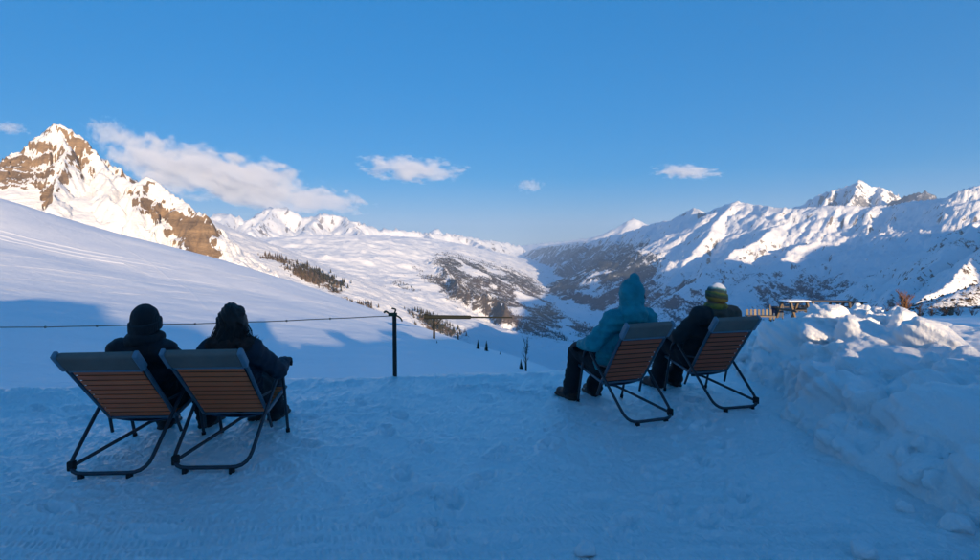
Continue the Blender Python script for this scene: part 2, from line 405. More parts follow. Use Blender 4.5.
def mat_slope():
    t = NT('ski_slope_snow'); v = t.coord('Object')
    n = t.noise(v, 0.25, 6, 0.6)
    # ski and groomer tracks crossing the slope: thin curved grooves, real relief through the normal
    vm = t.coord('Object', (1, 1, 1)); rot = t.n('ShaderNodeMapping'); t.t.links.new(vm, rot.inputs[0]); rot.inputs['Rotation'].default_value = (0, 0, R(-38))
    wv = t.n('ShaderNodeTexWave', Scale=0.035, Distortion=3.0, Detail=3.0, wave_type='BANDS', bands_direction='Y'); wv.inputs['Detail Scale'].default_value = 0.35
    t.t.links.new(rot.outputs[0], wv.inputs['Vector'])
    tr = t.ramp(wv.outputs['Fac'], [(0.0, (1, 1, 1)), (0.035, (0, 0, 0)), (0.06, (1, 1, 1)), (0.09, (0.2, 0.2, 0.2)), (0.12, (1, 1, 1))])
    t.set(Base_Color=t.mix(n, (0.85, 0.855, 0.87), (0.92, 0.92, 0.925)), Roughness=0.5)
    t.b.inputs['Specular IOR Level'].default_value = 0.3
    h = t.math('ADD', t.math('MULTIPLY', n, 1.2), t.math('MULTIPLY', tr, 0.25))
    h = t.math('ADD', h, t.math('MULTIPLY', t.noise(v, 1.2, 5), 0.45))
    t.bump(h, 0.55, 0.35)
    return t.m
M_SLOPE = mat_slope()

# ------------------------------------------------------------------ terrain meshes
NC = 800
pxs = np.linspace(-140, 1120, NC)
def lg(a, b, n, end=False): return np.exp(np.linspace(math.log(a), math.log(b), n, endpoint=end))
ys = np.concatenate([lg(9, 420, 220), lg(420, 1300, 50), lg(1300, 2300, 150), lg(2300, 12000, 330), lg(12000, 34000, 110, True)])
NR = len(ys)
PX, YY = np.meshgrid(pxs, ys)
XX = (PX-CX)/F_PX*CP*YY
ZZ, IDS = terrain(XX.ravel(), YY.ravel(), True)
ZZ = ZZ.reshape(NR, NC); IDS = IDS.reshape(NR, NC)
def hit(px, py, y0=14, y1=420):
    yy = np.exp(np.linspace(math.log(y0), math.log(y1), 900)); dx, dz = ray(px, py)
    xx = float(dx)*yy; zr = CAM_H+float(dz)*yy; zt = terrain(xx.copy(), yy.copy())
    k = np.argmax(zt >= zr) if (zt >= zr).any() else len(yy)-1
    return xx[k], yy[k], zr[k]
P = np.stack([XX, YY, ZZ], -1)
dr = np.gradient(P, axis=0); dc = np.gradient(P, axis=1)
NN = np.cross(dc, dr); NN /= np.linalg.norm(NN, axis=-1, keepdims=True)+1e-9
SLOPE = np.degrees(np.arccos(np.clip(NN[..., 2], -1, 1)))
# projected photo row of each vertex: where the woods of the photograph stand on the land
PYP = CY - F_PX*np.tan(np.arctan2(ZZ-CAM_H, YY)+PITCH)
name_of = ['valley']+[g['name'] for g in GROUPS]
rk = np.array([0.12]+[g['rock'] for g in GROUPS])[IDS]
wob = fbm(XX/400, YY/400, 4, 91)
def blob(px, py, rx, ry, rot, amp):
    c, s = math.cos(R(rot)), math.sin(R(rot)); a = PX-px; b = PYP-py
    return amp*np.exp(-((a*c+b*s)/rx)**2-((-a*s+b*c)/ry)**2)
BIAS = np.zeros_like(ZZ)
for bb in [(18, 178, 26, 14, 8, 22), (42, 200, 22, 10, 20, 18), (24, 150, 5, 8, 0, 14), (160, 212, 38, 9, 30, 24), (196, 236, 16, 16, 60, 34), (150, 182, 10, 10, 0, 14), (70, 172, 20, 8, 10, 6), (85, 152, 10, 12, 30, 8),
           (60, 140, 16, 10, 0, -6), (105, 195, 26, 14, 30, -22), (120, 228, 45, 16, 20, -30), (75, 215, 24, 10, 10, -30)]:
    BIAS += blob(*bb)
BIAS = np.where(IDS == 1, BIAS*1.25-9-40*sstep(216, 232, PX), 0)
ROCK = np.where(rk > 0, sstep(66-20*rk, 80-20*rk, SLOPE+20*wob+BIAS), 0)
spk = fbm(XX/130, YY/130, 5, 95, .65); ROCK = np.where((IDS == 2) | (IDS == 3) | (IDS == 6), np.maximum(ROCK, .62*sstep(40, 60, SLOPE+34*spk)), ROCK)
ROCK = np.where(YY < 450, 0, ROCK)
ROCK = np.where(IDS == 5, np.maximum(ROCK, 0.62), ROCK)
ROCK = np.where(IDS == 4, np.clip(ROCK, 0.1, 0.62), ROCK)
FO = np.zeros_like(ZZ)
for bb in [(318, 279, 36, 7, 22, .85), (352, 297, 46, 6, 26, .75), (425, 322, 46, 9, 22, .7), (396, 283, 40, 7, 24, .42), (440, 285, 40, 9, 30, .5),
           (500, 296, 52, 21, 33, 1.0), (470, 278, 40, 13, 28, .8), (545, 322, 50, 11, 14, .75), (600, 335, 50, 9, 5, .6), (528, 290, 30, 14, 40, .7), (260, 257, 34, 4, 8, .5)]:
    FO += blob(*bb)
APRON = (IDS == 1) & (PX > 226)
FO = np.clip(FO*np.where(APRON, 1.25, 1), 0, np.where(APRON, .85, .66))*np.where((IDS == 0) | (IDS == 2) | APRON, 1, 0)
FO = FO*sstep(-0.25, 0.2, fbm(XX/300, YY/520, 4, 17)+0.18)
low = sstep(-40, -380, ZZ)*0.60*sstep(-0.4, 0.15, fbm(XX/500, YY/500, 5, 27))
FO = np.where((IDS == 3) | (IDS == 6), np.maximum(FO, low), FO)
deep = .74*sstep(330, -60, ZZ)*sstep(690, 640, PX)*sstep(-.55, .0, fbm(XX/420, YY/420, 5, 37)); FO = np.where((IDS == 3) & (YY < 24000), np.maximum(FO, deep), FO)
FO = np.where((IDS == 0) & (YY > 3500), np.maximum(FO, 0.5*low), FO)
FO = np.where(IDS == 6, np.maximum(FO, 0.42*sstep(-0.1, 0.4, fbm(XX/160, YY/160, 5, 29))), FO)
FO = np.where(IDS == 7, 0.45+0.2*fbm(XX/40, YY/40, 3, 33), FO)
FO = np.where(YY < 450, np.where(IDS == 7, FO, 0), FO)
# faces by what they belong to
Q = grid_quads(NR, NC); Vall = P.reshape(-1, 3)
fid = IDS.ravel()[Q[:, 0]].copy()
fy = YY.ravel()[Q[:, 0]]; fpx = PX.ravel()[Q[:, 0]]
fid[(fid == 0) & (fy < 320)] = 20
fid[(fid == 20) & (fpx > 690)] = 21
LAB = {
 'valley': 'sunlit snow valley with dark woods and a shaded far end', 'craggy_mountain': 'craggy brown rock mountain with a snowy pointed summit above the ski slope',
 'snow_range': 'distant white snow range under the long grey cloud', 'mountain_range': 'long snowy mountain range with spurs beyond the valley',
 'rocky_peak': 'sharp rocky summit streaked with snow above the range', 'dark_peak': 'dark shaded peak beside the streaked summit',
 'shaded_spur': 'snow spur in blue shade descending behind the tables', 'scrub_hillside': 'sunlit scrubby hillside at the edge of the snow field'}
def piece(name, mask, mat, label, flip=True):
    q = Q[mask]
    used, inv = np.unique(q, return_inverse=True); q2 = inv.reshape(-1, 4)
    me = mesh_np(name, Vall[used], q2)
    attr(me, 'rock', ROCK.ravel()[used]); attr(me, 'forest', FO.ravel()[used])
    o = link(name, me, mat); tag(o, label, kind='structure'); return o
for k, nm in enumerate(name_of):
    if (fid == k).any(): piece(nm, fid == k, M_FAR[nm], LAB[nm])
ski = piece('ski_slope', fid == 20, M_SLOPE, 'wide snow slope crossed by a blue shadow edge')
# ski tracks pressed across the slope: thrown-up ridges of snow draped on it
for trk, wd, am in (([(-90, 205), (-40, 219), (0, 231), (60, 246), (130, 259), (200, 270), (270, 281)], .8, .22), ([(-90, 211), (-40, 225), (0, 236), (60, 250), (130, 262), (200, 273), (270, 284)], .8, .22),
                    ([(-90, 213), (-40, 228), (0, 239), (60, 253), (130, 265)], .5, .15), ([(-60, 262), (40, 268), (130, 280), (230, 292), (330, 306)], .5, .08), ([(-60, 275), (60, 282), (160, 291), (280, 303)], .45, .07),
                    ([(60, 240), (140, 268), (230, 290)], .4, .07), ([(-40, 252), (60, 262), (160, 277), (260, 292)], .5, .06), ([(20, 206), (70, 240), (150, 275), (240, 300)], .4, .06), ([(90, 230), (150, 262), (190, 290), (210, 312)], .35, .06), ([(0, 290), (110, 292), (230, 303), (330, 318)], .35, .05), ([(150, 250), (240, 278), (320, 304), (380, 326)], .4, .07)):
    W = np.array([hit(*p) for p in trk]); k = np.linspace(0, len(W)-1, 260); base = np.arange(len(W))
    tx = np.interp(k, base, W[:, 0]); ty = np.interp(k, base, W[:, 1])
    tx = np.convolve(np.pad(tx, 20, mode='edge'), np.ones(41)/41, 'valid'); ty = np.convolve(np.pad(ty, 20, mode='edge'), np.ones(41)/41, 'valid')
    dx_, dy_ = np.gradient(tx), np.gradient(ty); l = np.hypot(dx_, dy_)+1e-9; nx_, ny_ = -dy_/l, dx_/l
    off = np.array([-1.6, -1.0, -.45, 0, .45, 1.0, 1.6]); hgt = np.array([-.12, .15, .75, 1, .75, .15, -.12])
    ex = tx[:, None]+nx_[:, None]*off*wd; ey = ty[:, None]+ny_[:, None]*off*wd
    ez = terrain(ex.ravel(), ey.ravel()).reshape(ex.shape)+am*hgt*(0.6+0.6*pnoise(k*0.5, k*0+wd*9)[:, None])+.02
    link('ski_track', mesh_np('ski_track', np.stack([ex, ey, ez], -1).reshape(-1, 3), grid_quads(*ex.shape)), M_SLOPE, ski)
piece('snow_field', fid == 21, M_SLOPE, 'snow field behind the ploughed bank')
print('terrain', time.time()-T0, NR*NC)

# ------------------------------------------------------------------ unseen shade casters, added: ridge behind the viewer, mountain to the right of view
SHADOW_LINE = [(-120, 300), (-60, 303), (0, 301), (32, 299), (62, 301), (101, 306), (106, 320), (126, 327), (150, 325), (185, 327), (200, 331), (212, 341), (226, 336), (246, 323), (262, 321), (285, 322), (318, 316), (338, 319), (347, 326), (356, 334), (376, 331)]
uv = []
for px_, py_ in SHADOW_LINE:
    x, y, z = hit(px_, py_)
    uv.append((float(SU[0]*x+SU[1]*y), z-(SH[0]*x+SH[1]*y)*TAN_E))
uv.sort(); print('shadow u,V', [(round(a, 1), round(b, 1)) for a, b in uv])
W0 = 60.0
uu_c = np.array([a for a, b in uv]); vv_c = np.array([b for a, b in uv])
def crestV(u):  # crest sculpted so its shadow edge and sunlit gaps land as chosen
    v = np.interp(u, uu_c, vv_c)
    v = np.where(u > uu_c[-1], vv_c[-1]+0.0*u, v)
    v = np.where((u > 3.75) & (u < 12), np.minimum(v, np.where(u < 4.8, 1.55, 0.70)+0.10*np.sin(u*2.3)), v)
    v = np.where(u <= 3.75, np.maximum(v, 2.7), v)
    v = np.where((u >= 12), np.clip(v, 1.9, 3.2), v); v = np.where((u > 15) & (u < 25), 0.7, v); v = np.where((u > 34) & (u <= 60), 0.6, v)
    v = np.where(u > 60, np.minimum(v, .6)-(u-60)*0.35, v); v = np.where(u < -90, v+(u+90)*0.15, v)
    return v
ug = np.concatenate([np.linspace(-320, -60, 60, endpoint=False), np.linspace(-60, 60, 500, endpoint=False), np.linspace(60, 260, 50)])
wg = np.concatenate([np.linspace(9, 54, 24, endpoint=False), np.linspace(54, 66, 13), np.linspace(70, 240, 20)])
UG, WG = np.meshgrid(ug, wg)
top = crestV(UG)+W0*TAN_E
prof = np.where(WG < W0, sstep(6, W0, WG)**1.1, 1-0.6*sstep(W0, 160, WG))
HZ = -2.5+(top+2.5)*prof + 0.25*fbm(UG/9, WG/9, 3, 3)*sstep(8, 20, WG)*(1-sstep(40, W0, WG)) - 0.02*np.abs(WG-W0)
HX = UG*SU[0]+WG*SH[0]; HY = UG*SU[1]+WG*SH[1]
keep = ~((HY > -2.0) | (HZ < -3))
me = mesh_np('added_shade_hill', np.stack([HX, HY, HZ], -1).reshape(-1, 3), grid_quads(*UG.shape)[keep.ravel()[grid_quads(*UG.shape)].all(1)][:, ::-1])
tag(link('added_shade_hill', me, M_SLOPE), 'added snow ridge behind the viewer, shaped to shade the terrace and slope', kind='structure')

W1 = 1000.0  # added mountain: crest heights chosen by where its shade should fall
uk = np.array([1200, 1800, 2100, 2500, 3100, 3400, 4200, 4500, 4800, 5100, 5400, 6500, 8000, 10000.]); vk = np.array([-300, -130, 90, 300, 380, 250, 250, 400, 480, 590, 690, 630, 600, 500.])
ug = np.linspace(1200, 10000, 240); wg = np.linspace(-250, 2600, 60)
UG, WG = np.meshgrid(ug, wg)
top = np.interp(UG, uk, vk)+W1*TAN_E
HZ = top-0.62*np.abs(WG-W1)+45*(ridged(UG/500, WG/500, 5, 3)-0.5)*np.clip(np.abs(WG-W1)/200, 0, 1)
HZ = np.maximum(HZ, -420)
HX = UG*SU[0]+WG*SH[0]; HY = UG*SU[1]+WG*SH[1]
gq = grid_quads(*UG.shape)
inview = (HY > 200) & (HX < HY*0.95)
me = mesh_np('mountain', np.stack([HX, HY, HZ], -1).reshape(-1, 3), gq[~inview.ravel()[gq].any(1)][:, ::-1])
attr(me, 'rock', np.zeros(UG.size)); attr(me, 'forest', np.zeros(UG.size))
tag(link('mountain', me, M_FAR['mountain_range']), 'added snow mountain beyond the edge of the view, shaped to shade the far spurs', kind='structure')

# ------------------------------------------------------------------ haze
def box_mesh(name, x0, x1, y0, y1, z0, z1):
    V = np.array([(x, y, z) for x in (x0, x1) for y in (y0, y1) for z in (z0, z1)], float)
    F = np.array([(0, 1, 3, 2), (4, 6, 7, 5), (0, 4, 5, 1), (2, 3, 7, 6), (0, 2, 6, 4), (1, 5, 7, 3)])
    me = mesh_np(name, V, F); me.polygons.foreach_set('use_smooth', np.zeros(6, bool)); return me
t = NT('haze_air'); t.t.nodes.remove(t.b)
pv = t.n('ShaderNodeVolumePrincipled'); pv.inputs['Color'].default_value = (0.60, 0.78, 0.97, 1); pv.inputs['Density'].default_value = 3.6e-5
pv.inputs['Anisotropy'].default_value = 0.2
t.t.links.new(pv.outputs[0], t.out.inputs['Volume'])
hz = link('haze', box_mesh('haze', -36000, 36000, -6000, 35500, -1500, 1500), t.m); tag(hz, 'thin blue mountain haze filling the valley air', kind='stuff')

# ------------------------------------------------------------------ clouds (small cumulus, soft volumes)
def mat_cloud(name, dens, seed, nscale=2.2, cut=0.30):
    t = NT(name); t.t.nodes.remove(t.b)
    v = t.coord('Object')
    ln = t.n('ShaderNodeVectorMath', operation='LENGTH'); t.t.links.new(v, ln.inputs[0])
    mp = t.n('ShaderNodeMapping'); t.t.links.new(v, mp.inputs[0]); mp.inputs['Location'].default_value = (seed*3.7, seed*1.3, seed*2.1); mp.inputs['Scale'].default_value = (1.9, 1.0, 1.0)
    n = t.noise(mp.outputs[0], nscale, 6, 0.58)
    # soft ball falling off outward, eaten by noise
    f = t.math('SUBTRACT', 1.0, ln.outputs['Value'])
    f = t.math('ADD', f, t.math('MULTIPLY', t.math('SUBTRACT', n, 0.5), 2.4))
    d = t.n('ShaderNodeMapRange'); t.put(d.inputs[0], f); d.inputs[1].default_value = cut; d.inputs[2].default_value = cut+0.34; d.inputs[4].default_value = dens
    d.interpolation_type = 'SMOOTHSTEP'
    pv = t.n('ShaderNodeVolumePrincipled'); pv.inputs['Color'].default_value = (0.99, 0.99, 1.0, 1); pv.inputs['Anisotropy'].default_value = 0.15
    t.put(pv.inputs['Density'], d.outputs[0])
    t.t.links.new(pv.outputs[0], t.out.inputs['Volume'])
    return t.m
def icos(sub=3):
    bm = bmesh.new(); bmesh.ops.create_icosphere(bm, subdivisions=sub, radius=1.0); me = bpy.data.meshes.new('cloud'); bm.to_mesh(me); bm.free(); return me
CLOUDS = [  # px, py, half-width px, half-height px, depth, tilt, density, noise scale, label
 (228, 180, 95, 22, 25000, 13, .0022, 2.0, 'long grey cloud drifting beside the craggy mountain'),
 (150, 158, 44, 20, 25500, 10, .0016, 2.4, 'ragged cloud plume rising at the end of the long grey cloud'),
 (315, 200, 52, 11, 25800, 6, .0016, 2.4, 'thin tail of the long grey cloud over the snow range'),
 (110, 134, 24, 12, 26500, 12, .0012, 2.6, 'small torn cloud wisp beside the pointed summit'),
 (410, 169, 52, 10, 26000, 3, .0016, 2.2, 'flat puffy cloud alone above the distant snow range'),
 (530, 186, 14, 6, 26000, 5, .0014, 2.2, 'tiny faint cloud puff over the valley'),
 (686, 172, 33, 6, 26000, 2, .0020, 2.4, 'small narrow cloud streak above the long mountain range'),
 (8, 128, 20, 5, 26000, 4, .0010, 2.2, 'faint cloud streak beside the summit at the edge of the sky'),
]
for k, (px_, py_, hw, hh, D, tilt, dens, nsc, lab) in enumerate(CLOUDS):
    m = mat_cloud('cloud_vapour_%d' % k, dens, k+1, nsc)
    o = link('cloud', icos(), m); o.location = at(px_, py_, D)
    o.scale = (hw/F_PX*D*1.25, hw/F_PX*D*0.7, hh/F_PX*D*1.5); o.rotation_euler = (0, R(tilt), 0)
    tag(o, lab, 'cloud', 'clouds in the blue sky')
# ------------------------------------------------------------------ foreground snow: terrace and ploughed bank
def mat_snow(name, tread=True, grain=1.0, crust=1.0):
    t = NT(name); v = t.coord('Object')
    n = t.noise(v, 1.3, 5, 0.6); n2 = t.noise(v, 9, 6, 0.7); n3 = t.noise(v, 60, 5, 0.75); n4 = t.noise(v, 320, 2, 0.6)
    t.set(Base_Color=t.mix(n, (0.90, 0.905, 0.91), (0.96, 0.96, 0.96)), Roughness=t.math('ADD', 0.26, t.math('MULTIPLY', n3, 0.25)))
    t.b.inputs['Specular IOR Level'].default_value = 0.5; t.b.inputs['Coat Weight'].default_value = crust; t.b.inputs['Coat IOR'].default_value = 1.8; t.b.inputs['Coat Roughness'].default_value = 0.30   # glazed crust of trodden snow
    t.b.inputs['Subsurface Weight'].default_value = 0.2*crust; t.b.inputs['Subsurface Radius'].default_value = (0.02, 0.025, 0.03); t.b.inputs['Subsurface Scale'].default_value = 0.5
    h = t.math('ADD', t.math('MULTIPLY', n2, 2.2), t.math('MULTIPLY', n3, 0.9*grain)); h = t.math('ADD', h, t.math('MULTIPLY', n4, 0.30*grain)); h = t.math('ADD', h, t.math('MULTIPLY', t.noise(v, 26, 4, .7), 1.2*grain))
    nb = t.bump(h, 0.8, 0.018); cb = t.n('ShaderNodeBump', Strength=0.4, Distance=0.018); t.t.links.new(h, cb.inputs['Height']); t.t.links.new(cb.outputs[0], t.b.inputs['Coat Normal'])
    return t.m
M_SNOW = mat_snow('packed_snow'); M_BANK = mat_snow('ploughed_snow', grain=1.0, crust=0.45)
EDGE_X = [-14, -7, -5, -3.5, -2, -0.9, 0.8, 2.2, 3.4, 5, 14]; EDGE_Y = [5.0, 5.5, 5.95, 6.35, 6.6, 6.75, 7.0, 7.25, 7.7, 8.2, 9]
def edge_y(x): return np.interp(x, EDGE_X, EDGE_Y) + 0.05*fbm(x*1.3, x*0+3.1, 3, 4)
DENTS = []                                              # x, y, rx, ry, rotation, depth
def dent_px(px, py, rx, ry, rot, dep):
    dx, dz = ray(px, py); y = -CAM_H/float(dz); DENTS.append((float(dx)*y, y, rx, ry, R(rot), dep))
for a in [(430, 523, .035, .03, 0, .03), (440, 500, .10, .012, -35, .018), (694, 462, .11, .05, 20, .035), (672, 468, .06, .04, 10, .02), (735, 512, .14, .07, 25, .035), (760, 505, .05, .05, 0, .02),
          (565, 470, .07, .05, 30, .015), (520, 440, .06, .04, 60, .015), (600, 500, .09, .06, 15, .02), (690, 402, .16, .10, 0, .03), (650, 425, .10, .08, 0, .02), (300, 445, .16, .06, -20, .02),
          (270, 430, .10, .06, 30, .02), (590, 405, .10, .07, 0, .025), (800, 488, .10, .06, 35, .02), (330, 512, .10, .012, 20, .012), (380, 470, .07, .04, 70, .012), (480, 410, .07, .04, 45, .012), (500, 545, .12, .07, 10, .02)]:
    dent_px(*a)
_r = np.random.default_rng(3)
def boot(x, y, a, dep):
    c, s_ = math.cos(a), math.sin(a)
    DENTS.append((x+c*.07, y+s_*.07, .085, .05, a, dep)); DENTS.append((x-c*.09, y-s_*.09, .05, .04, a, dep*.8))
for (x0, y0, x1, y1, n_) in [(-1.2, 2.5, .9, 5.0, 9), (.6, 2.6, 1.9, 5.2, 8), (-1.1, 5.6, -.2, 3.0, 7), (-.3, 6.2, 1.0, 5.9, 5), (-2.9, 3.4, -1.2, 2.6, 6), (1.8, 4.9, 1.2, 2.7, 6), (-4.2, 5.4, -2.9, 4.9, 5)]:
    a = math.atan2(y1-y0, x1-x0)
    for k in range(n_):
        f = k/(n_-1); sd = .09*(1 if k % 2 else -1)
        boot(x0+(x1-x0)*f-math.sin(a)*sd+_r.normal(0, .03), y0+(y1-y0)*f+math.cos(a)*sd+_r.normal(0, .03), a+_r.normal(0, .2), _r.uniform(.022, .045))
for k in range(260):
    x, y = _r.uniform(-5, 3), _r.uniform(2.4, 6.6); s = _r.uniform(.02, .07)
    DENTS.append((x, y, s*_r.uniform(1, 2.2), s, _r.uniform(0, 3), _r.uniform(.003, .011)))
def terrace_z(x, y):
    z = 0.018*fbm(x*0.9, y*0.9, 3, 12) + 0.016*fbm(x*4, y*4, 3, 13) + 0.013*ridged(x*9, y*9, 3, 14, .6) + 0.008*fbm(x*30, y*30, 2, 16)
    # groomer comb marks in broken bands
    band = sstep(0.05, 0.35, fbm(x*1.3, y*3.2, 4, 61)+0.25*np.exp(-((y-2.95)/0.35)**2)*2-0.10)
    xx = x + 0.35*(y-3) + 0.02*fbm(x*2, y*2, 2, 62)
    z = z + band*0.0055*np.sin(xx*2*np.pi/0.034)*(0.5+0.5*np.sin(y*2*np.pi/0.13+2*fbm(x, y, 2, 64)))
    z = z + 0.006*sstep(.15, .4, fbm(x*2.2+4, y*5.5, 3, 65))                       # wheel-pressed cakes
    for (cx, cy_, rx, ry, ro, dep) in DENTS:
        m = (np.abs(x-cx) < 3*max(rx, ry)) & (np.abs(y-cy_) < 3*max(rx, ry))
        if not m.any(): continue
        a = x[m]-cx; b = y[m]-cy_; c, s = math.cos(ro), math.sin(ro)
        q = ((a*c+b*s)/rx)**2+((-a*s+b*c)/ry)**2
        q = q*(1+0.35*fbm(x[m]*25, y[m]*25, 2, 19))
        z[m] += -dep*np.exp(-q**1.5) + dep*0.45*np.exp(-((np.sqrt(q)-1.45)/0.38)**2)
    e = edge_y(x); d = y-e
    lip = 0.075*sstep(-2.5, -5.5, x)*np.exp(-((d+0.25)/0.22)**2)*(1+0.8*fbm(x*3, y*3, 3, 41)) + 0.03*np.exp(-((d+0.15)/0.12)**2)*(0.5+fbm(x*2, y*2, 3, 42))
    z = z + lip - np.where(d > 0, 0.9*d*d/(d+0.5), 0)
    return z
NCt = 940; pxt = np.linspace(-190, 1170, NCt)
yt = np.concatenate([np.linspace(0.9, 2.5, 24, endpoint=False), 1/np.linspace(1/2.5, 1/7.4, 280, endpoint=False), np.linspace(7.4, 12, 26)])
PXt, Yt = np.meshgrid(pxt, yt); Xt = (PXt-CX)/F_PX*Yt
me = mesh_np('snow_terrace', np.stack([Xt, Yt, terrace_z(Xt.ravel(), Yt.ravel()).reshape(Xt.shape)], -1).reshape(-1, 3), grid_quads(*Xt.shape))
tag(link('snow_terrace', me, M_SNOW), 'trodden packed snow terrace in blue shade', kind='structure')
# the ground goes on under and behind the viewer up to the foot of the shade-casting ridge
gx, gy = np.meshgrid(np.linspace(-60, 60, 60), np.linspace(-45, 0.95, 40))
me = mesh_np('ground', np.stack([gx, gy, -0.06+0.05*fbm(gx/3, gy/3, 3, 2)], -1).reshape(-1, 3), grid_quads(*gx.shape))
tag(link('ground', me, M_SNOW), 'packed snow ground around the viewer', kind='structure')

TOE_Y = [0.5, 1.5, 2.5, 3.0, 3.5, 4.3, 5.0, 5.8, 6.5, 8, 11]; TOE_X = [3.3, 2.95, 2.62, 2.5, 2.42, 2.33, 2.45, 2.62, 2.78, 2.95, 3.2]
def toe(y): return np.interp(y, TOE_Y, TOE_X)
def bank_h(x, y):
    s = x-toe(y)+0.16*fbm(x*1.1, y*1.1, 3, 51)
    hb = 0.60+0.04*np.sin(y*1.3)+0.03*np.clip(x-4, 0, 3)+0.16*np.exp(-((x-3.35)**2/.35+(y-6.5)**2/.5))
    ramp = 0.50*sstep(-0.02, 0.85, s)+0.50*sstep(0.45, 1.7, s)
    on = sstep(-0.10, 0.22, s); rough = on*(1-0.75*sstep(1.5, 2.6, s))
    a = (x*0.80-y*0.60); b = (x*0.60+y*0.80)              # blocks and furrows pushed over by the plough, lying along the bank
    z = hb*ramp + rough*(0.34*(ridged(a*0.70, b*0.36, 3, 53, .5)-.5) + 0.10*(ridged(x*2.0, y*2.0, 3, 54, .5)-.5))
    z = z + 0.03*sstep(1.5, 3, s)*fbm(x*2.2, y*2.2, 3, 60) + on*0.018*fbm(x*6, y*6, 3, 56)
    return z - 0.30*(1-on) - np.where(y > 7.3, 0.20*np.maximum(y-7.3, 0)**1.25, 0) - 0.22*sstep(1.6, 4.0, s)
def bank_z(x, y): return bank_h(x, y)
# the broken face is a true volume: packed snow with hundreds of pushed-up lumps
BX, BY, BZ, HB = (2.0, 6.3), (2.0, 8.4), (-0.12, 0.92), 0.0185
ax_ = [np.arange(a, b, HB) for a, b in (BX, BY, BZ)]
G2x, G2y = np.meshgrid(ax_[0], ax_[1], indexing='ij')
H2 = bank_h(G2x.ravel(), G2y.ravel()).reshape(G2x.shape)
FB = ((ax_[2][None, None, :]-H2[:, :, None])*0.75).astype(np.float32)
def bank_block(y, s, r, el, pw, kf, lift):
    x = toe(np.array([y]))[0]+s
    c = np.array([x, y, bank_h(np.array([x]), np.array([y]))[0]+lift*r])
    ii = [(int(max(0, (c[d]-1.5*r*el[d]-(BX, BY, BZ)[d][0])/HB)), int(min(FB.shape[d], (c[d]+1.5*r*el[d]-(BX, BY, BZ)[d][0])/HB+2))) for d in range(3)]
    if any(b-a < 2 for a, b in ii): return
    sl = tuple(slice(a, b) for a, b in ii)
    X3, Y3, Z3 = np.meshgrid(*[(ax_[d][sl[d]]-c[d]) for d in range(3)], indexing='ij')
    Rm = np.linalg.qr(_r.normal(0, 1, (3, 3)))[0]; sc = np.array([1, _r.uniform(.6, 1.0), _r.uniform(.45, .85)])
    q = [X3/el[0], Y3/el[1], Z3/el[2]]
    wob_ = 0.16*np.sin(q[0]*3.1/r+_r.uniform(0, 6))*np.sin(q[1]*2.7/r+_r.uniform(0, 6))+0.09*np.sin((q[0]+q[2])*6.5/r)*np.sin((q[1]-q[2])*5.7/r)
    p = [(Rm[i, 0]*q[0]+Rm[i, 1]*q[1]+Rm[i, 2]*q[2])/(r*sc[i]) for i in range(3)]
    d = ((np.abs(p[0])**pw+np.abs(p[1])**pw+np.abs(p[2])**pw)**(1/pw)-1+wob_)*r*sc.min()
    f0 = FB[sl]; kk = kf*r+0.004; hh = np.clip(0.5+0.5*(f0-d)/kk, 0, 1)
    FB[sl] = f0*(1-hh)+d*hh-kk*hh*(1-hh)
for k in range(64): bank_block(_r.uniform(2.0, 7.4), _r.uniform(.35, 1.7), _r.uniform(.12, .28), (1, _r.uniform(1.0, 1.7), .9), 3.0, .30, _r.uniform(-.25, .25))
for k in range(340):
    s = _r.uniform(.1, 1.9); bank_block(_r.uniform(2.0, 8.0), s, min(.05+abs(_r.normal(0, .035)), .06+.1*s), (1, 1, .9), 3.6, .2, _r.uniform(-.1, .55))
for k in range(1300): bank_block(_r.uniform(2.0, 8.0), _r.uniform(-.1, 1.9), .018+abs(_r.normal(0, .012)), (1, 1, 1), 3.2, .12, _r.uniform(.1, .8))
nz_ = fbm(G2x*13, G2y*13, 3, 58); nz2 = fbm(G2x*31+5, G2y*31, 2, 59)
FB += (0.009*nz_[:, :, None]*np.cos(ax_[2]*40+6*nz_[:, :, None]) + 0.005*nz2[:, :, None]).astype(np.float32)
Vb, Qb = surface_nets(FB, (BX[0], BY[0], BZ[0]), HB)
# beyond it the bank runs on as a smooth field of snow
xs_, ys_ = np.meshgrid(np.concatenate([np.linspace(2.2, 6.2, 60), np.linspace(6.25, 13, 80)]), np.concatenate([np.linspace(0.3, 2.0, 18), np.linspace(2.05, 8.3, 80), np.linspace(8.35, 15, 60)]))
zs_ = bank_h(xs_.ravel(), ys_.ravel()).reshape(xs_.shape)
ins = sstep(2.0, 2.2, ys_)*(1-sstep(8.1, 8.35, ys_))*(1-sstep(6.0, 6.25, xs_))
zs_ = zs_-0.12*ins
Vs = np.stack([xs_, ys_, zs_], -1).reshape(-1, 3); Qs = grid_quads(*xs_.shape)
me = mesh_np('snow_bank', np.concatenate([Vb, Vs]), np.concatenate([Qb, Qs+len(Vb)]))
tag(link('snow_bank', me, M_BANK), 'lumpy ploughed snow bank beside the terrace with a sunlit rim', kind='structure')
print('bank verts', len(Vb))

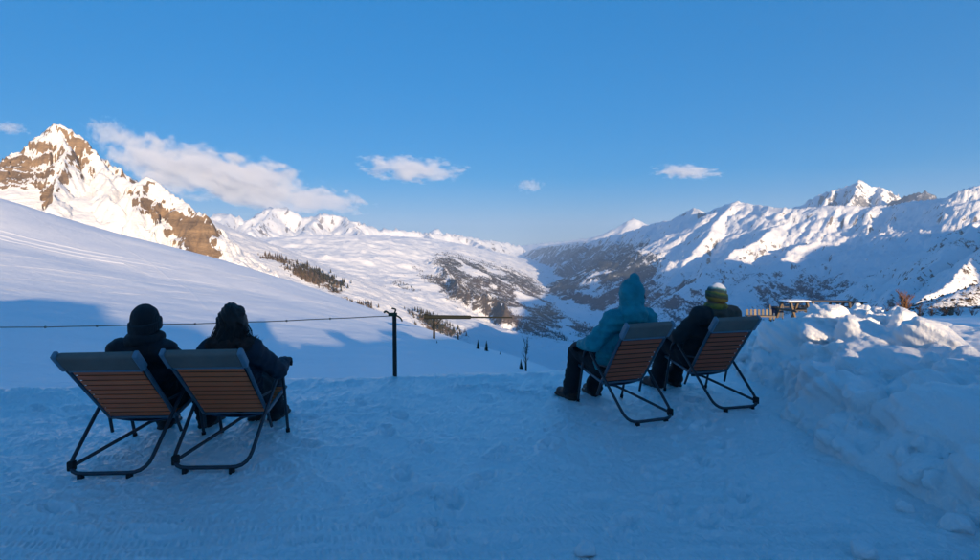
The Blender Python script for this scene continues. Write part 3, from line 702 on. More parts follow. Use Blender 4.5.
def snow_clod(px, py, size, seed, label):
    dx, dz = ray(px, py); y = -CAM_H/float(dz); x = float(dx)*y
    bm = bmesh.new(); bmesh.ops.create_icosphere(bm, subdivisions=4, radius=1.0)
    rr = np.random.default_rng(seed); A = rr.normal(0, 1, (9, 3)); A /= np.linalg.norm(A, axis=1)[:, None]; cut = rr.uniform(.62, .95, 9)
    for v in bm.verts:
        c = np.array(v.co); q = min(1.0, *(cut[i]/max(1e-3, A[i] @ c) if A[i] @ c > 0 else 9 for i in range(9)))
        q = q*(1+0.06*float(pnoise(np.array([c[0]*4+seed]), np.array([c[1]*4+c[2]*3]))[0])+0.03*float(pnoise(np.array([c[0]*11+seed]), np.array([c[1]*11+c[2]*9]))[0]))
        v.co = Vector(c*q*size)*1.0; v.co.z *= 0.8
    me = bpy.data.meshes.new('snow_clod'); bm.to_mesh(me); bm.free()
    for p in me.polygons: p.use_smooth = True
    o = link('snow_clod', me, M_BANK); o.location = (x, y, float(max(terrace_z(np.array([x]), np.array([y]))[0], bank_z(np.array([x]), np.array([y]))[0]))+size*0.35)
    o.rotation_euler = (0, 0, seed); tag(o, label, 'snow clod', 'snow clods fallen from the bank')
snow_clod(955, 532, .085, 1, 'large rounded snow clod at the foot of the bank')
snow_clod(905, 512, .045, 2, 'fist-sized snow clod resting against the foot of the bank')
snow_clod(862, 556, .06, 4, 'lone snow clod on the terrace in front of the bank')
snow_clod(585, 556, .055, 5, 'flat crumbled snow clod on the terrace between the chairs and the viewer')
print('foreground', time.time()-T0)
# ------------------------------------------------------------------ deck chairs
def fillet(pts, rad, n=5):
    P = [Vector(p) for p in pts]; out = [P[0]]
    for a, b, c in zip(P[:-2], P[1:-1], P[2:]):
        u = (a-b); w = (c-b); r = min(rad, u.length*.48, w.length*.48); u.normalize(); w.normalize()
        p0 = b+u*r; p1 = b+w*r
        for k in range(n+1):
            t = k/n; out.append(p0*(1-t)**2+b*2*t*(1-t)+p1*t*t)
    out.append(P[-1]); return out
def tube_into(bm, pts, r, n=8, rad=0.05, caps=True, r_end=None):
    P = fillet(pts, rad) if len(pts) > 2 else [Vector(p) for p in pts]
    T = [(P[min(i+1, len(P)-1)]-P[max(i-1, 0)]).normalized() for i in range(len(P))]
    nrm = T[0].orthogonal().normalized(); rings = []
    for i, (p, t) in enumerate(zip(P, T)):
        nrm = (nrm-t*nrm.dot(t)).normalized(); bn = t.cross(nrm)
        rr = r if r_end is None else r+(r_end-r)*i/(len(P)-1)
        rings.append([bm.verts.new(p+(nrm*math.cos(k*2*math.pi/n)+bn*math.sin(k*2*math.pi/n))*rr) for k in range(n)])
    for a, b in zip(rings[:-1], rings[1:]):
        for k in range(n): bm.faces.new((a[k], a[(k+1) % n], b[(k+1) % n], b[k])).smooth = True
    if caps: bm.faces.new(rings[0][::-1]); bm.faces.new(rings[-1])
def box_into(bm, c, size, rot=None, bevel=0.0, seg=2):
    g = bmesh.ops.create_cube(bm, size=1.0); M = Matrix.Translation(c) @ (rot.to_4x4() if rot else Matrix.Identity(4)) @ Matrix.Diagonal((*size, 1))
    bmesh.ops.transform(bm, matrix=M, verts=g['verts'])
    if bevel:
        es = list({e for v in g['verts'] for e in v.link_edges}); bmesh.ops.bevel(bm, geom=es, offset=bevel, segments=seg, affect='EDGES', profile=0.6)
def fin(name, bm, mat, parent=None, smooth=True):
    bmesh.ops.recalc_face_normals(bm, faces=bm.faces)
    me = bpy.data.meshes.new(name); bm.to_mesh(me); bm.free()
    if smooth:
        for p in me.polygons: p.use_smooth = True
        try: me.set_sharp_from_angle(angle=R(42))
        except Exception: pass
    return link(name, me, mat, parent)
M_TUBE = mat_metal('dark_painted_tube', (0.035, 0.04, 0.05), 0.45, 0.3)
M_RAIL = mat_metal('blue_grey_rail', (0.075, 0.115, 0.15), 0.45, 0.35)
M_CAP = mat_metal('blue_grey_cap', (0.13, 0.20, 0.25), 0.5, 0.1)
M_RUB = mat_cloth('black_rubber', (0.012, 0.012, 0.013), rough=0.7, bump=0.15)
M_PAD = mat_cloth('taupe_headrest_fabric', (0.16, 0.135, 0.115), (0.20, 0.17, 0.145), scale=60, bump=0.35, wrinkle=6)
M_SLING = mat_cloth('navy_sling_fabric', (0.03, 0.055, 0.09), scale=60)
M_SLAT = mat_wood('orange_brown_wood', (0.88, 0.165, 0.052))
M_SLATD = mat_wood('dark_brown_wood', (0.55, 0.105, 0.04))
BT_L, BT_R, BB = Vector((0, -.50, .825)), Vector((0, -.40, .855)), Vector((0, .02, .29))       # top and bottom of the backrest (local, y forward)
SF = Vector((0, .47, .37))
def slat_mesh(w, h, t):
    bm = bmesh.new(); box_into(bm, (0, 0, 0), (w, h, t), bevel=0.002, seg=1)
    me = bpy.data.meshes.new('slat'); bm.to_mesh(me); bm.free(); return me
SLAT_B = {id(M_SLAT): slat_mesh(.475, .0455, .007), id(M_SLATD): slat_mesh(.475, .0455, .007)}
def deck_chair(loc, rz, mirror, wood, label):
    root = empty('deck_chair', loc, rz); root.scale = (.86 if mirror else .93, 1, 1); tag(root, label, 'deck chair', 'deck chairs on the snow terrace')
    BT = BT_R if mirror else BT_L
    up = (BT-BB).normalized(); L = (BT-BB).length; nrm = Vector((1, 0, 0)).cross(up)      # back-facing normal
    rot = Matrix((Vector((1, 0, 0)), up, nrm)).transposed()
    # backrest: side rails carrying wooden slats and a padded head roll
    bm = bmesh.new()
    for s in (-1, 1):
        tube_into(bm, [BB+Vector((s*.248, 0, 0))-up*.03, BT+Vector((s*.268, 0, 0))-up*.02], .0145, 8)
    tube_into(bm, [BT+Vector((-.26, 0, 0))-up*.03, BT+Vector((.26, 0, 0))-up*.03], .012, 8)
    tube_into(bm, [BB+Vector((-.25, 0, 0))-up*.02, BB+Vector((.25, 0, 0))-up*.02], .012, 8)
    back = fin('backrest', bm, M_RAIL, root)
    # dark cloth stretched behind the slats
    bm = bmesh.new(); box_into(bm, (BB+BT)/2-nrm*.012-up*.05, (.47, L-.16, .006), rot); fin('back_cloth', bm, M_RUB, back, smooth=False)
    n = 10
    for k in range(n):
        o = link('slat', SLAT_B[id(wood)], wood, back); c = BB+up*(.035+k*.0585)+nrm*.004
        o.matrix_local = Matrix.Translation(c) @ rot.to_4x4()
    bm = bmesh.new(); box_into(bm, BT-up*.065, (.515, .15, .055), rot, .024, 4)
    for v in bm.verts:                                                                   # slack fabric: a soft sag between the rails
        x = v.co.x/.26; v.co -= nrm*(0.010*(1-x*x)); v.co += up*0.004*math.sin(x*9)
    hd = fin('headrest', bm, M_PAD, root)
    for s in (-1, 1):
        bm = bmesh.new(); box_into(bm, BT+Vector((s*.267, 0, 0))-up*.06, (.034, .16, .058), rot, .015, 3); fin('end_cap', bm, M_CAP, hd)
    bm = bmesh.new(); box_into(bm, BT-up*.152+nrm*.012, (.50, .022, .012), rot, .004, 1); fin('trim_strip', bm, M_CAP, hd)
    # seat: rails, slats and a sagging sling below
    su = (SF-BB).normalized(); sn = Vector((1, 0, 0)).cross(su); srot = Matrix((Vector((1, 0, 0)), su, sn)).transposed()
    bm = bmesh.new()
    for s in (-1, 1): tube_into(bm, [BB+Vector((s*.248, 0, 0)), SF+Vector((s*.248, 0, 0))], .0145, 8)
    tube_into(bm, [SF+Vector((-.25, 0, 0)), SF+Vector((.25, 0, 0))], .012, 8)
    seat = fin('seat', bm, M_RAIL, root)
    for k in range(8):
        o = link('slat', SLAT_B[id(wood)], wood, seat); c = BB+su*(.04+k*.054)+sn*.004; o.matrix_local = Matrix.Translation(c) @ srot.to_4x4()
    V = []; F = []; nu, nv = 12, 8
    for i in range(nu+1):
        for j in range(nv+1):
            x = -1+2*i/nu; t = j/nv; p = (BB-up*.01)*(1-t)+(SF*.55+BB*.45)*t
            V.append(p+Vector((x*.235, 0, -.012-.055*(1-x*x)*math.sin(math.pi*(.15+.8*t)))))
    for i in range(nu):
        for j in range(nv): a = i*(nv+1)+j; F.append((a, a+1, a+nv+2, a+nv+1))
    me = bpy.data.meshes.new('sling'); me.from_pydata(V, [], F)
    for p in me.polygons: p.use_smooth = True
    sl = link('sling', me, M_SLING, root); sl.modifiers.new('thick', 'SOLIDIFY').thickness = .006
    # tubular stand: one bent tube makes both rear legs and the ground bar; front legs meet it under the arms
    bm = bmesh.new(); ax, ay, az = .292, .17, .555
    tube_into(bm, [(-ax, ay, az-.01), (-.272, -.445, .045), (.272, -.445, .045), (ax, ay, az-.01)], .0135, 9, .12)
    fin('rear_frame', bm, M_TUBE, root)
    for s in (-1, 1):
        bm = bmesh.new(); tube_into(bm, [(s*ax, ay-.03, az-.04), (s*ax, ay+.02, az+.012), (s*ax, ay+.10, az-.02), (s*.285, .40, .02)], .0125, 9, .06)
        lg_ = fin('front_leg', bm, M_TUBE, root)
        bm = bmesh.new(); tube_into(bm, [(s*.285, .393, .045), (s*.284, .402, .0)], .017, 9); fin('foot', bm, M_RUB, lg_)
        bm = bmesh.new(); tube_into(bm, [(s*ax, ay-.07, az+.006), (s*ax, ay+.02, az+.028), (s*ax, ay+.15, az+.022), (s*ax, ay+.20, az+.045)], .017, 9, .04); fin('armrest', bm, M_RUB, root)
        bm = bmesh.new(); box_into(bm, (s*.165, -.447, .020), (.036, .036, .05), bevel=.008); fin('foot', bm, M_RUB, root)
        # hinge plate joining backrest and stand
        bm = bmesh.new(); tube_into(bm, [BB+up*.20+Vector((s*.250, 0, 0)), (s*.287, ay-.10, az-.11)], .009, 7); fin('link_bar', bm, M_TUBE, root)
        bm = bmesh.new(); tube_into(bm, [BB+Vector((s*.25, .0, .0)), BB+Vector((s*.265, .05, -.13))], .012, 8); fin('short_leg', bm, M_TUBE, root)
    m = -1 if mirror else 1
    bm = bmesh.new(); tube_into(bm, [(-m*.262, -.425, .075), (m*.02, .12, .225), (m*.08, .20, .21)], .0125, 8, .04); fin('stay_bar', bm, M_TUBE, root)
    bm = bmesh.new(); box_into(bm, (-m*.252, -.405, .085), (.042, .05, .065), bevel=.010); fin('joint', bm, M_RUB, root)
    return root
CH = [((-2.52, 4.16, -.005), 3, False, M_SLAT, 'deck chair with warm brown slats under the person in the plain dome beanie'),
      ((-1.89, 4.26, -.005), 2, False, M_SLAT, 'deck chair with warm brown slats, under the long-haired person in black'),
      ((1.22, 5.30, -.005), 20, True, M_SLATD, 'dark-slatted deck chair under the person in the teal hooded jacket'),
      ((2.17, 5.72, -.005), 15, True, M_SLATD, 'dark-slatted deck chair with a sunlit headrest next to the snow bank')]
for loc, a, mir, wd, lab in CH: deck_chair(loc, R(a), mir, wd, lab)
print('chairs', time.time()-T0)
# ------------------------------------------------------------------ people (seated, seen from behind)
class SDF:
    def __init__(s, lo, hi, h):
        s.lo, s.h = np.array(lo, float), h
        ax = [np.arange(lo[d], hi[d]+h, h) for d in range(3)]
        s.X, s.Y, s.Z = [a.astype(np.float32) for a in np.meshgrid(*ax, indexing='ij')]
        s.F = np.full(s.X.shape, 9.0, np.float32)
    def join(s, d, k):
        if k <= 0: s.F = np.minimum(s.F, d); return
        h = np.clip(0.5+0.5*(s.F-d)/k, 0, 1); s.F = s.F*(1-h)+d*h-k*h*(1-h)
    def cut(s, d, k=0.01):
        d = -d; h = np.clip(0.5-0.5*(s.F-d)/k, 0, 1); s.F = s.F*(1-h)+d*h+k*h*(1-h)
    def cone(s, a, b, r1, r2, k=0.03, sq=(1, 1, 1)):
        a, b = np.array(a, float), np.array(b, float); ab = b-a; q = np.array(sq)
        L2 = float((ab*ab).sum())+1e-9
        px, py, pz = s.X-a[0], s.Y-a[1], s.Z-a[2]
        t = np.clip((px*ab[0]+py*ab[1]+pz*ab[2])/L2, 0, 1)
        d = np.sqrt(((px-t*ab[0])/q[0])**2+((py-t*ab[1])/q[1])**2+((pz-t*ab[2])/q[2])**2)-(r1+(r2-r1)*t)
        s.join(d*min(sq), k); return s
    def ell(s, c, r, k=0.03, neg=False):
        r = np.array(r, float)
        d = (np.sqrt(((s.X-c[0])/r[0])**2+((s.Y-c[1])/r[1])**2+((s.Z-c[2])/r[2])**2)-1)*r.min()
        if neg: s.cut(d, k)
        else: s.join(d, k)
        return s
    def folds(s, amp, f, seed=0):
        X, Y, Z = s.X*f, s.Y*f, s.Z*f
        n = pnoise((X+0.4*Z).ravel(), (Y*1.2-0.9*Z).ravel(), seed).reshape(X.shape)+0.6*pnoise((X*2+Y).ravel(), (Z*2.2).ravel(), seed+5).reshape(X.shape)
        s.F = s.F+(amp*n).astype(np.float32); return s
    def mesh(s, name, mat, parent=None):
        V, Qd = surface_nets(s.F, s.lo, s.h)
        return link(name, mesh_np(name, V, Qd), mat, parent)
M_SKIN = NT('skin').set(Base_Color=(0.45, 0.27, 0.20), Roughness=0.55).m
M_EYE = NT('eye').set(Base_Color=(0.03, 0.02, 0.02), Roughness=0.2).m
def V3(*a): return np.array(a, float)
def person(chair, pose, label):
    """pose: dict of joints in the chair's frame (y forward, z up)"""
    loc, rz = chair[0], R(chair[1])
    P = pose; dz = P.get('dz', 0)
    pel, che, nk, hd = V3(*P['pelvis']), V3(*P['chest']), V3(*P['neck']), V3(*P['head'])
    sh = {s: V3(s*P.get('shw', .17)+nk[0]*.8, nk[1]-.005, nk[2]-.075)+V3(*P.get('sh_off', (0, 0, 0)))*V3(s if False else 1, 1, 1) for s in (-1, 1)}
    el, wr = {-1: V3(*P['elbow_l']), 1: V3(*P['elbow_r'])}, {-1: V3(*P['wrist_l']), 1: V3(*P['wrist_r'])}
    hip = {s: pel+V3(s*.095, .03, -.02) for s in (-1, 1)}
    kn, an = {-1: V3(*P['knee_l']), 1: V3(*P['knee_r'])}, {-1: V3(*P['ankle_l']), 1: V3(*P['ankle_r'])}
    lo, hi = (-.50, -.45, -.04), (.50, .98, 1.36)
    # body: one continuous surface
    S = SDF(lo, hi, .0135)
    S.ell(hd, (.074, .094, .112), .02)
    S.ell(hd+V3(0, .06, -.07), (.05, .05, .05), .03)                                 # jaw
    S.cone(hd+V3(0, .088, .005), hd+V3(0, .112, -.03), .012, .017, .015)             # nose
    for s in (-1, 1):
        S.ell(hd+V3(s*.076, -.005, -.01), (.014, .022, .034), .008)                  # ears
        S.ell(hd+V3(s*.032, .088, .012), (.016, .012, .010), .006, neg=True)         # eye hollows
    S.ell(hd+V3(0, .098, -.062), (.024, .012, .005), .006, neg=True)                 # mouth
    S.cone(nk-V3(0, 0, .05), hd-V3(0, .01, .06), .058, .052, .03)
    S.cone(pel+V3(0, .02, 0), che+V3(0, .04, 0), .105, .105, .05, (1.2, .75, 1)); S.cone(che+V3(0, .04, 0), nk-V3(0, -.01, .07), .10, .06, .05, (1.25, .75, 1))
    for s in (-1, 1):
        S.cone(nk-V3(0, 0, .06), sh[s], .045, .048, .03); S.cone(sh[s], el[s], .050, .042, .03); S.cone(el[s], wr[s], .042, .028, .02)
        S.cone(hip[s], kn[s], .085, .058, .04); S.cone(kn[s], an[s], .058, .038, .03); S.cone(an[s], an[s]+V3(0, .17, -.05), .04, .032, .03)
    body = S.mesh('person', M_SKIN); body.location = loc; body.rotation_euler = (0, 0, rz); tag(body, label, 'person', 'people sitting in the deck chairs')
    for s in (-1, 1):
        bm = bmesh.new(); bmesh.ops.create_uvsphere(bm, u_segments=10, v_segments=8, radius=.012); bmesh.ops.translate(bm, verts=bm.verts, vec=hd+V3(s*.032, .082, .012)); fin('eye', bm, M_EYE, body)
    # jacket
    S = SDF(lo, hi, .0125); w = P.get('bulk', 1.0)
    S.cone(pel+V3(0, .02, .01), che+V3(0, .035, 0), .150*w, .155*w, .05, (1.22, .8, 1)); S.cone(che+V3(0, .035, 0), nk-V3(0, -.01, .075), .150*w, .095*w, .06, (1.3, .8, 1))
    for s in (-1, 1):
        S.cone(nk-V3(0, 0, .06), sh[s], .080*w, .088*w, .05); S.cone(sh[s], (sh[s]+el[s])/2, .086*w, .076*w, .035); S.cone((sh[s]+el[s])/2, el[s], .074*w, .070*w, .03); S.cone(el[s], el[s]*.35+wr[s]*.65, .068*w, .058*w, .02); S.cone(el[s]*.35+wr[s]*.65, wr[s], .055*w, .043*w, .015)
    S.cone(nk-V3(0, 0, .03), nk+V3(0, .0, .035), .082, .080, .03)                    # collar
    S.folds(.0105, 10, P['seed']); S.folds(.004, 24, P['seed']+9)
    S.F = S.F + (.0035*np.sin(S.Z*95+4*S.X)).astype(np.float32)*P.get('quilt', 0.4)
    S.cut(np.sqrt((S.X-nk[0])**2+(S.Y-nk[1]-.01)**2+(S.Z-nk[2]-.09)**2)-.062, .01)
    S.mesh('jacket', P['jacket'], body)
    # trousers
    S = SDF(lo, (.50, .98, .78), .0125)
    S.cone(pel-V3(.05, 0, .02), pel+V3(.05, 0, -.02), .125, .125, .04)
    for s in (-1, 1):
        S.cone(hip[s], kn[s], .110, .084, .035); S.cone(kn[s], an[s]+V3(0, 0, .03), .084, .074, .03); S.cone(an[s]+V3(0, 0, .06), an[s]+V3(0, 0, .0), .078, .082, .02)
    S.folds(.012, 9, P['seed']+3); S.folds(.005, 22, P['seed']+8); S.mesh('trousers', P['trousers'], body)
    # boots
    for s in (-1, 1):
        a = an[s]; lo2, hi2 = a+V3(-.12, -.16, -.13), a+V3(.12, .34, .14)
        S = SDF(lo2, hi2, .009)
        g = P.get('ground', 0.0)
        S.cone(a+V3(0, -.01, .06), a+V3(0, -.015, -.02), .062, .060, .02); S.cone((a[0], a[1]-.02, g+.058), (a[0]+s*.02, a[1]+.18, g+.050), .054, .047, .03, (1, 1, .9)); S.cone((a[0], a[1]-.04, g+.02), (a[0]+s*.022, a[1]+.20, g+.02), .056, .054, .008, (1, 1, .45))
        S.cone(a+V3(0, 0, .03), (a[0], a[1]+.06, g+.09), .058, .052, .03)
        S.mesh('boot', P['boots'], body)
    # gloves: palm, four bent fingers of different length and a thumb closing on the arm of the chair
    for s in (-1, 1):
        wv = wr[s]-el[s]; wv /= np.linalg.norm(wv); side = np.cross(wv, (0, 0, 1.)); side /= np.linalg.norm(side)+1e-9; dn = np.cross(side, wv)*1.0
        if dn[2] > 0: dn = -dn
        b0 = wr[s]+wv*.005; lo2, hi2 = wr[s]-V3(.17, .17, .17), wr[s]+V3(.17, .24, .17)
        S = SDF(lo2, hi2, .0065)
        S.cone(wr[s]-wv*.035, b0+wv*.03, .037, .036, .01)
        for f in (-1.5, -.5, .5, 1.5): S.cone(b0+wv*.02+side*f*.012, b0+wv*.085+side*f*.0195, .022, .017, .012)
        for f, ln in ((-1.5, .055), (-.5, .068), (.5, .072), (1.5, .062)):
            k0 = b0+wv*.088+side*f*.0215; k1 = k0+wv*ln*.45+dn*ln*.15; k2 = k1+wv*ln*.22+dn*ln*.42; k3 = k2+dn*ln*.34-wv*ln*.10
            S.cone(k0, k1, .0135, .0125, .004); S.cone(k1, k2, .0125, .0115, .004); S.cone(k2, k3, .0115, .0105, .004)
        t0 = b0+wv*.025-side*s*.030; t1 = t0+wv*.035-side*s*.026+dn*.018; t2 = t1+wv*.030+dn*.022
        S.cone(t0, t1, .018, .0145, .012); S.cone(t1, t2, .0145, .0125, .006)
        S.mesh('glove', P['gloves'], body)
    P['extra'](body, hd, nk, P)
    return body

M_BLACK = mat_cloth('black_jacket_fabric', (0.010, 0.011, 0.014), (0.022, 0.024, 0.03), rough=0.7)
M_NAVY = mat_cloth('dark_navy_fabric', (0.012, 0.016, 0.026), (0.028, 0.035, 0.05), rough=0.7)
M_PANTS = mat_cloth('black_trouser_fabric', (0.012, 0.013, 0.016), rough=0.8)
M_BOOT = mat_cloth('black_boot_leather', (0.015, 0.014, 0.014), rough=0.5)
M_BOOTB = mat_cloth('brown_black_boot', (0.06, 0.025, 0.015), (0.015, 0.012, 0.012), rough=0.5)
M_GLOVE = mat_cloth('black_glove', (0.012, 0.012, 0.013), rough=0.7)
M_TEAL = mat_cloth('teal_jacket_fabric', (0.005, 0.20, 0.235), (0.012, 0.29, 0.335), rough=0.6, wrinkle=12, bump=0.5)
M_HAIR = mat_cloth('black_brown_hair', (0.010, 0.007, 0.006), (0.025, 0.015, 0.012), rough=0.45, scale=80)
M_FUR = mat_cloth('dark_brown_fur', (0.05, 0.025, 0.02), (0.10, 0.05, 0.04), rough=0.9, scale=90, bump=0.8)
def mat_knit(name, c):
    t = NT(name); v = t.coord()
    w = t.n('ShaderNodeTexWave', Scale=60.0, Distortion=1.5, Detail=2.0); w.bands_direction = 'X'; t.t.links.new(v, w.inputs['Vector'])
    n = t.noise(v, 140, 3); t.set(Base_Color=t.mix(n, c, tuple(k*1.8 for k in c)), Roughness=0.95); t.b.inputs['Sheen Weight'].default_value = 0.08
    t.bump(t.math('ADD', w.outputs['Fac'], n), 0.6, 0.004); return t.m
M_KNIT = mat_knit('black_knit', (0.008, 0.008, 0.010))
def mat_part_shaded_jacket():
    t = NT('khaki_jacket_shaded_side'); v = t.coord(); sep = t.n('ShaderNodeSeparateXYZ'); t.t.links.new(v, sep.inputs[0])
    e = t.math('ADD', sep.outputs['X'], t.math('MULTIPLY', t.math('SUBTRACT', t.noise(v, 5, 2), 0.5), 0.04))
    k = t.ramp(t.math('ADD', e, 0.62), [(0.545, (0, 0, 0)), (0.56, (1, 1, 1))])  # black left side is shade painted into the cloth, split along x
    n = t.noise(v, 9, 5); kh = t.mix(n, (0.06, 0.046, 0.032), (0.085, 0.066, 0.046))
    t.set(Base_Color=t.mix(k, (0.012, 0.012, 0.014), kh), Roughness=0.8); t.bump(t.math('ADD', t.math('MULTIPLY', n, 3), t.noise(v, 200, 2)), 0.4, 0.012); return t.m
def mat_hat4(zc):
    t = NT('striped_knit_hat'); v = t.coord(); sep = t.n('ShaderNodeSeparateXYZ'); t.t.links.new(v, sep.inputs[0])
    n = t.noise(v, 22, 3)
    e = t.math('ADD', t.math('DIVIDE', t.math('SUBTRACT', sep.outputs['Z'], zc-.10), 0.26), t.math('MULTIPLY', t.math('SUBTRACT', n, 0.5), 0.10))
    e = t.math('ADD', e, t.math('MULTIPLY', sep.outputs['X'], 0.7))
    c = t.ramp(e, [(0.0, (.015, .015, .015)), (.22, (.14, .12, .02)), (.27, (.02, .04, .03)), (.36, (.025, .06, .045)), (.42, (.03, .11, .05)), (.46, (.12, .14, .03)), (.49, (.03, .08, .08)), (.56, (.02, .05, .06)), (.62, (.08, .26, .30)), (.68, (.75, .78, .80)), (.9, (.84, .85, .86))])
    t.set(Base_Color=c, Roughness=0.9); t.bump(t.noise(v, 150, 3), 0.6, 0.004); return t.m
def beanie(mat, tall=1.0, brim=True, wide=1.0):
    def f(body, hd, nk, P):
        S = SDF(hd-V3(.16, .18, .16), hd+V3(.16, .18, .24), .0085)
        S.ell(hd+V3(0, -.012, .022), (.090*wide, .104*wide, .110*tall), .01)
        S.folds(.003, 26, 2)
        low = hd[2]-.035
        S.cut(S.Z-(low+(S.Y-hd[1])*.25), .006)
        h_ = S.mesh('beanie', mat, body)
        if brim:
            S = SDF(hd-V3(.16, .18, .16), hd+V3(.16, .18, .16), .0085)
            a = np.sqrt(((S.X-hd[0])/(.087*wide))**2+((S.Y-hd[1]+.012)/(.102*wide))**2)
            zz = S.Z-(low+.020+(S.Y-hd[1])*.25)
            S.join(np.maximum(np.abs(a-1)*.1-.012, np.abs(zz)-.026)-.006, 0); S.folds(.002, 30, 4)
            S.mesh('brim', mat, h_)
        return h_
    return f
def strands(bm, n, origin, spread, length, r, seed, down=0.8):
    rr = np.random.default_rng(seed)
    for k in range(n):
        d = rr.normal(0, 1, 3); d /= np.linalg.norm(d)
        p0 = origin+d*spread; p1 = p0+d*length*.5+V3(0, 0, -length*down*.4)+rr.normal(0, .01, 3); p2 = p1+d*length*.25+V3(0, 0, -length*down*.7)+rr.normal(0, .015, 3)
        tube_into(bm, [p0, p1, p2], r, 3, .02, caps=False, r_end=r*.3)
def extra1(body, hd, nk, P):
    beanie(M_KNIT, 1.0)(body, hd, nk, P)
    S = SDF(hd-V3(.2, .2, .3), hd+V3(.2, .2, .05), .009)                          # scarf round the neck
    for k in range(24):
        a, b = k*math.pi/12, (k+1)*math.pi/12
        S.cone((nk[0]+.085*math.cos(a), nk[1]+.01+.085*math.sin(a), nk[2]+.005+.012*math.sin(3*a)), (nk[0]+.085*math.cos(b), nk[1]+.01+.085*math.sin(b), nk[2]+.005+.012*math.sin(3*b)), .042, .042, .015)
    S.folds(.005, 16, 3); S.mesh('scarf', M_KNIT, body)
def extra2(body, hd, nk, P):
    S = SDF(hd-V3(.24, .24, .34), hd+V3(.24, .2, .2), .009)                        # long hair over the shoulders
    S.ell(hd+V3(0, -.02, .02), (.094, .108, .122), .02)
    S.cone(hd+V3(0, -.04, -.02), nk+V3(0, -.075, -.0), .086, .088, .03, (1.0, .8, 1))
    for s in (-1, 1): S.cone(hd+V3(s*.05, -.02, -.03), nk+V3(s*.062, -.04, -.01), .05, .05, .03)
    S.ell(hd+V3(0, .125, -.03), (.07, .085, .12), .02, neg=True); S.folds(.007, 20, 6)
    S.F += (.004*np.sin(S.X*150+6*np.sin(S.Z*18))).astype(np.float32)
    h_ = S.mesh('hair', M_HAIR, body)
    bm = bmesh.new()
    rr = np.random.default_rng(8)
    for k in range(260):
        a = rr.uniform(math.pi*.9, math.pi*2.1); rad = rr.uniform(.085, .125); z0 = rr.uniform(-.12, .03)
        p0 = hd+V3(.085*math.cos(a), .09*math.sin(a)-.01, z0); p2 = nk+V3(rad*math.cos(a)*1.0, rad*math.sin(a)*1.0-.01, rr.uniform(-.09, .0)); p1 = (p0+p2)/2+V3(.035*math.cos(a), .03*math.sin(a), 0)+rr.normal(0, .010, 3)
        tube_into(bm, [p0, p1, p2+rr.normal(0, .012, 3)], .0024, 3, .03, caps=False, r_end=.0008)
    fin('hair_strands', bm, M_HAIR, h_)
    S = SDF(hd-V3(.28, .24, .34), hd+V3(.28, .24, .0), .010)                       # fur collar
    for k in range(24):
        a, b = k*math.pi/12, (k+1)*math.pi/12; c = lambda q: (nk[0]+.125*math.cos(q), nk[1]+.0+.105*math.sin(q), nk[2]-.035-.012*math.sin(q))
        S.cone(c(a), c(b), .050, .050, .02)
    S.folds(.013, 30, 5); col = S.mesh('fur_collar', M_FUR, body)
    bm = bmesh.new()
    for k in range(420):
        a = rr.uniform(0, 2*math.pi); e = rr.uniform(-.6, 1.5)
        c0 = V3(nk[0]+.125*math.cos(a), nk[1]+.105*math.sin(a), nk[2]-.035); d = V3(math.cos(a)*math.cos(e), math.sin(a)*math.cos(e), math.sin(e))
        tube_into(bm, [c0+d*.045, c0+d*rr.uniform(.060, .078)+rr.normal(0, .008, 3)], .0022, 3, caps=False, r_end=.0005)
    fin('fur_hairs', bm, M_FUR, col)
def extra3(body, hd, nk, P):
    S = SDF(hd-V3(.26, .26, .34), hd+V3(.26, .24, .26), .009)                      # hood pulled up to a point
    S.ell(hd+V3(0, -.02, .015), (.106, .124, .135), .02)
    S.cone(hd+V3(0, -.03, .07), hd+V3(0, -.055, .165), .085, .035, .05)
    S.cone(hd+V3(0, -.03, -.06), nk+V3(0, -.035, -.015), .105, .135, .05, (1, .85, 1))
    S.cone(nk+V3(-.07, -.06, -.045), nk+V3(.07, -.06, -.045), .062, .062, .05)     # folded cloth where hood meets back
    S.folds(.010, 11, 9); S.folds(.004, 26, 12); S.F += (.004*np.sin(S.Z*70+20*S.X*S.X*6)).astype(np.float32)*(S.Z < hd[2]-.03)
    S.ell(hd+V3(0, .13, -.01), (.072, .10, .105), .015, neg=True)
    h_ = S.mesh('hood', M_TEAL, body)
    bm = bmesh.new(); tube_into(bm, [hd+V3(.095, .02, .055), hd+V3(.118, -.02, .03), hd+V3(.125, -.05, -.02)], .006, 6, .03)
    fin('hood_cord', bm, M_RUB, h_)
    bm = bmesh.new()
    tube_into(bm, [nk+V3(-.16, -.075, -.075), nk+V3(-.08, -.120, -.105), nk+V3(.0, -.128, -.112), nk+V3(.08, -.120, -.105), nk+V3(.16, -.075, -.075)], .005, 6, .05); fin('yoke_seam', bm, M_TEAL, body)
def extra4(body, hd, nk, P):
    beanie(mat_hat4(hd[2]), .80, True, .97)(body, hd, nk, P)
    S = SDF(hd-V3(.2, .2, .3), hd+V3(.2, .2, .05), .009)
    for k in range(24):
        a, b = k*math.pi/12, (k+1)*math.pi/12
        S.cone((nk[0]+.08*math.cos(a), nk[1]+.01+.08*math.sin(a), nk[2]+.012), (nk[0]+.08*math.cos(b), nk[1]+.01+.08*math.sin(b), nk[2]+.012), .030, .030, .012)
    S.folds(.004, 18, 3); S.mesh('neck_warmer', mat_cloth('yellow_green_warmer', (0.30, 0.27, 0.03), (0.04, 0.07, 0.05), wrinkle=14), body)
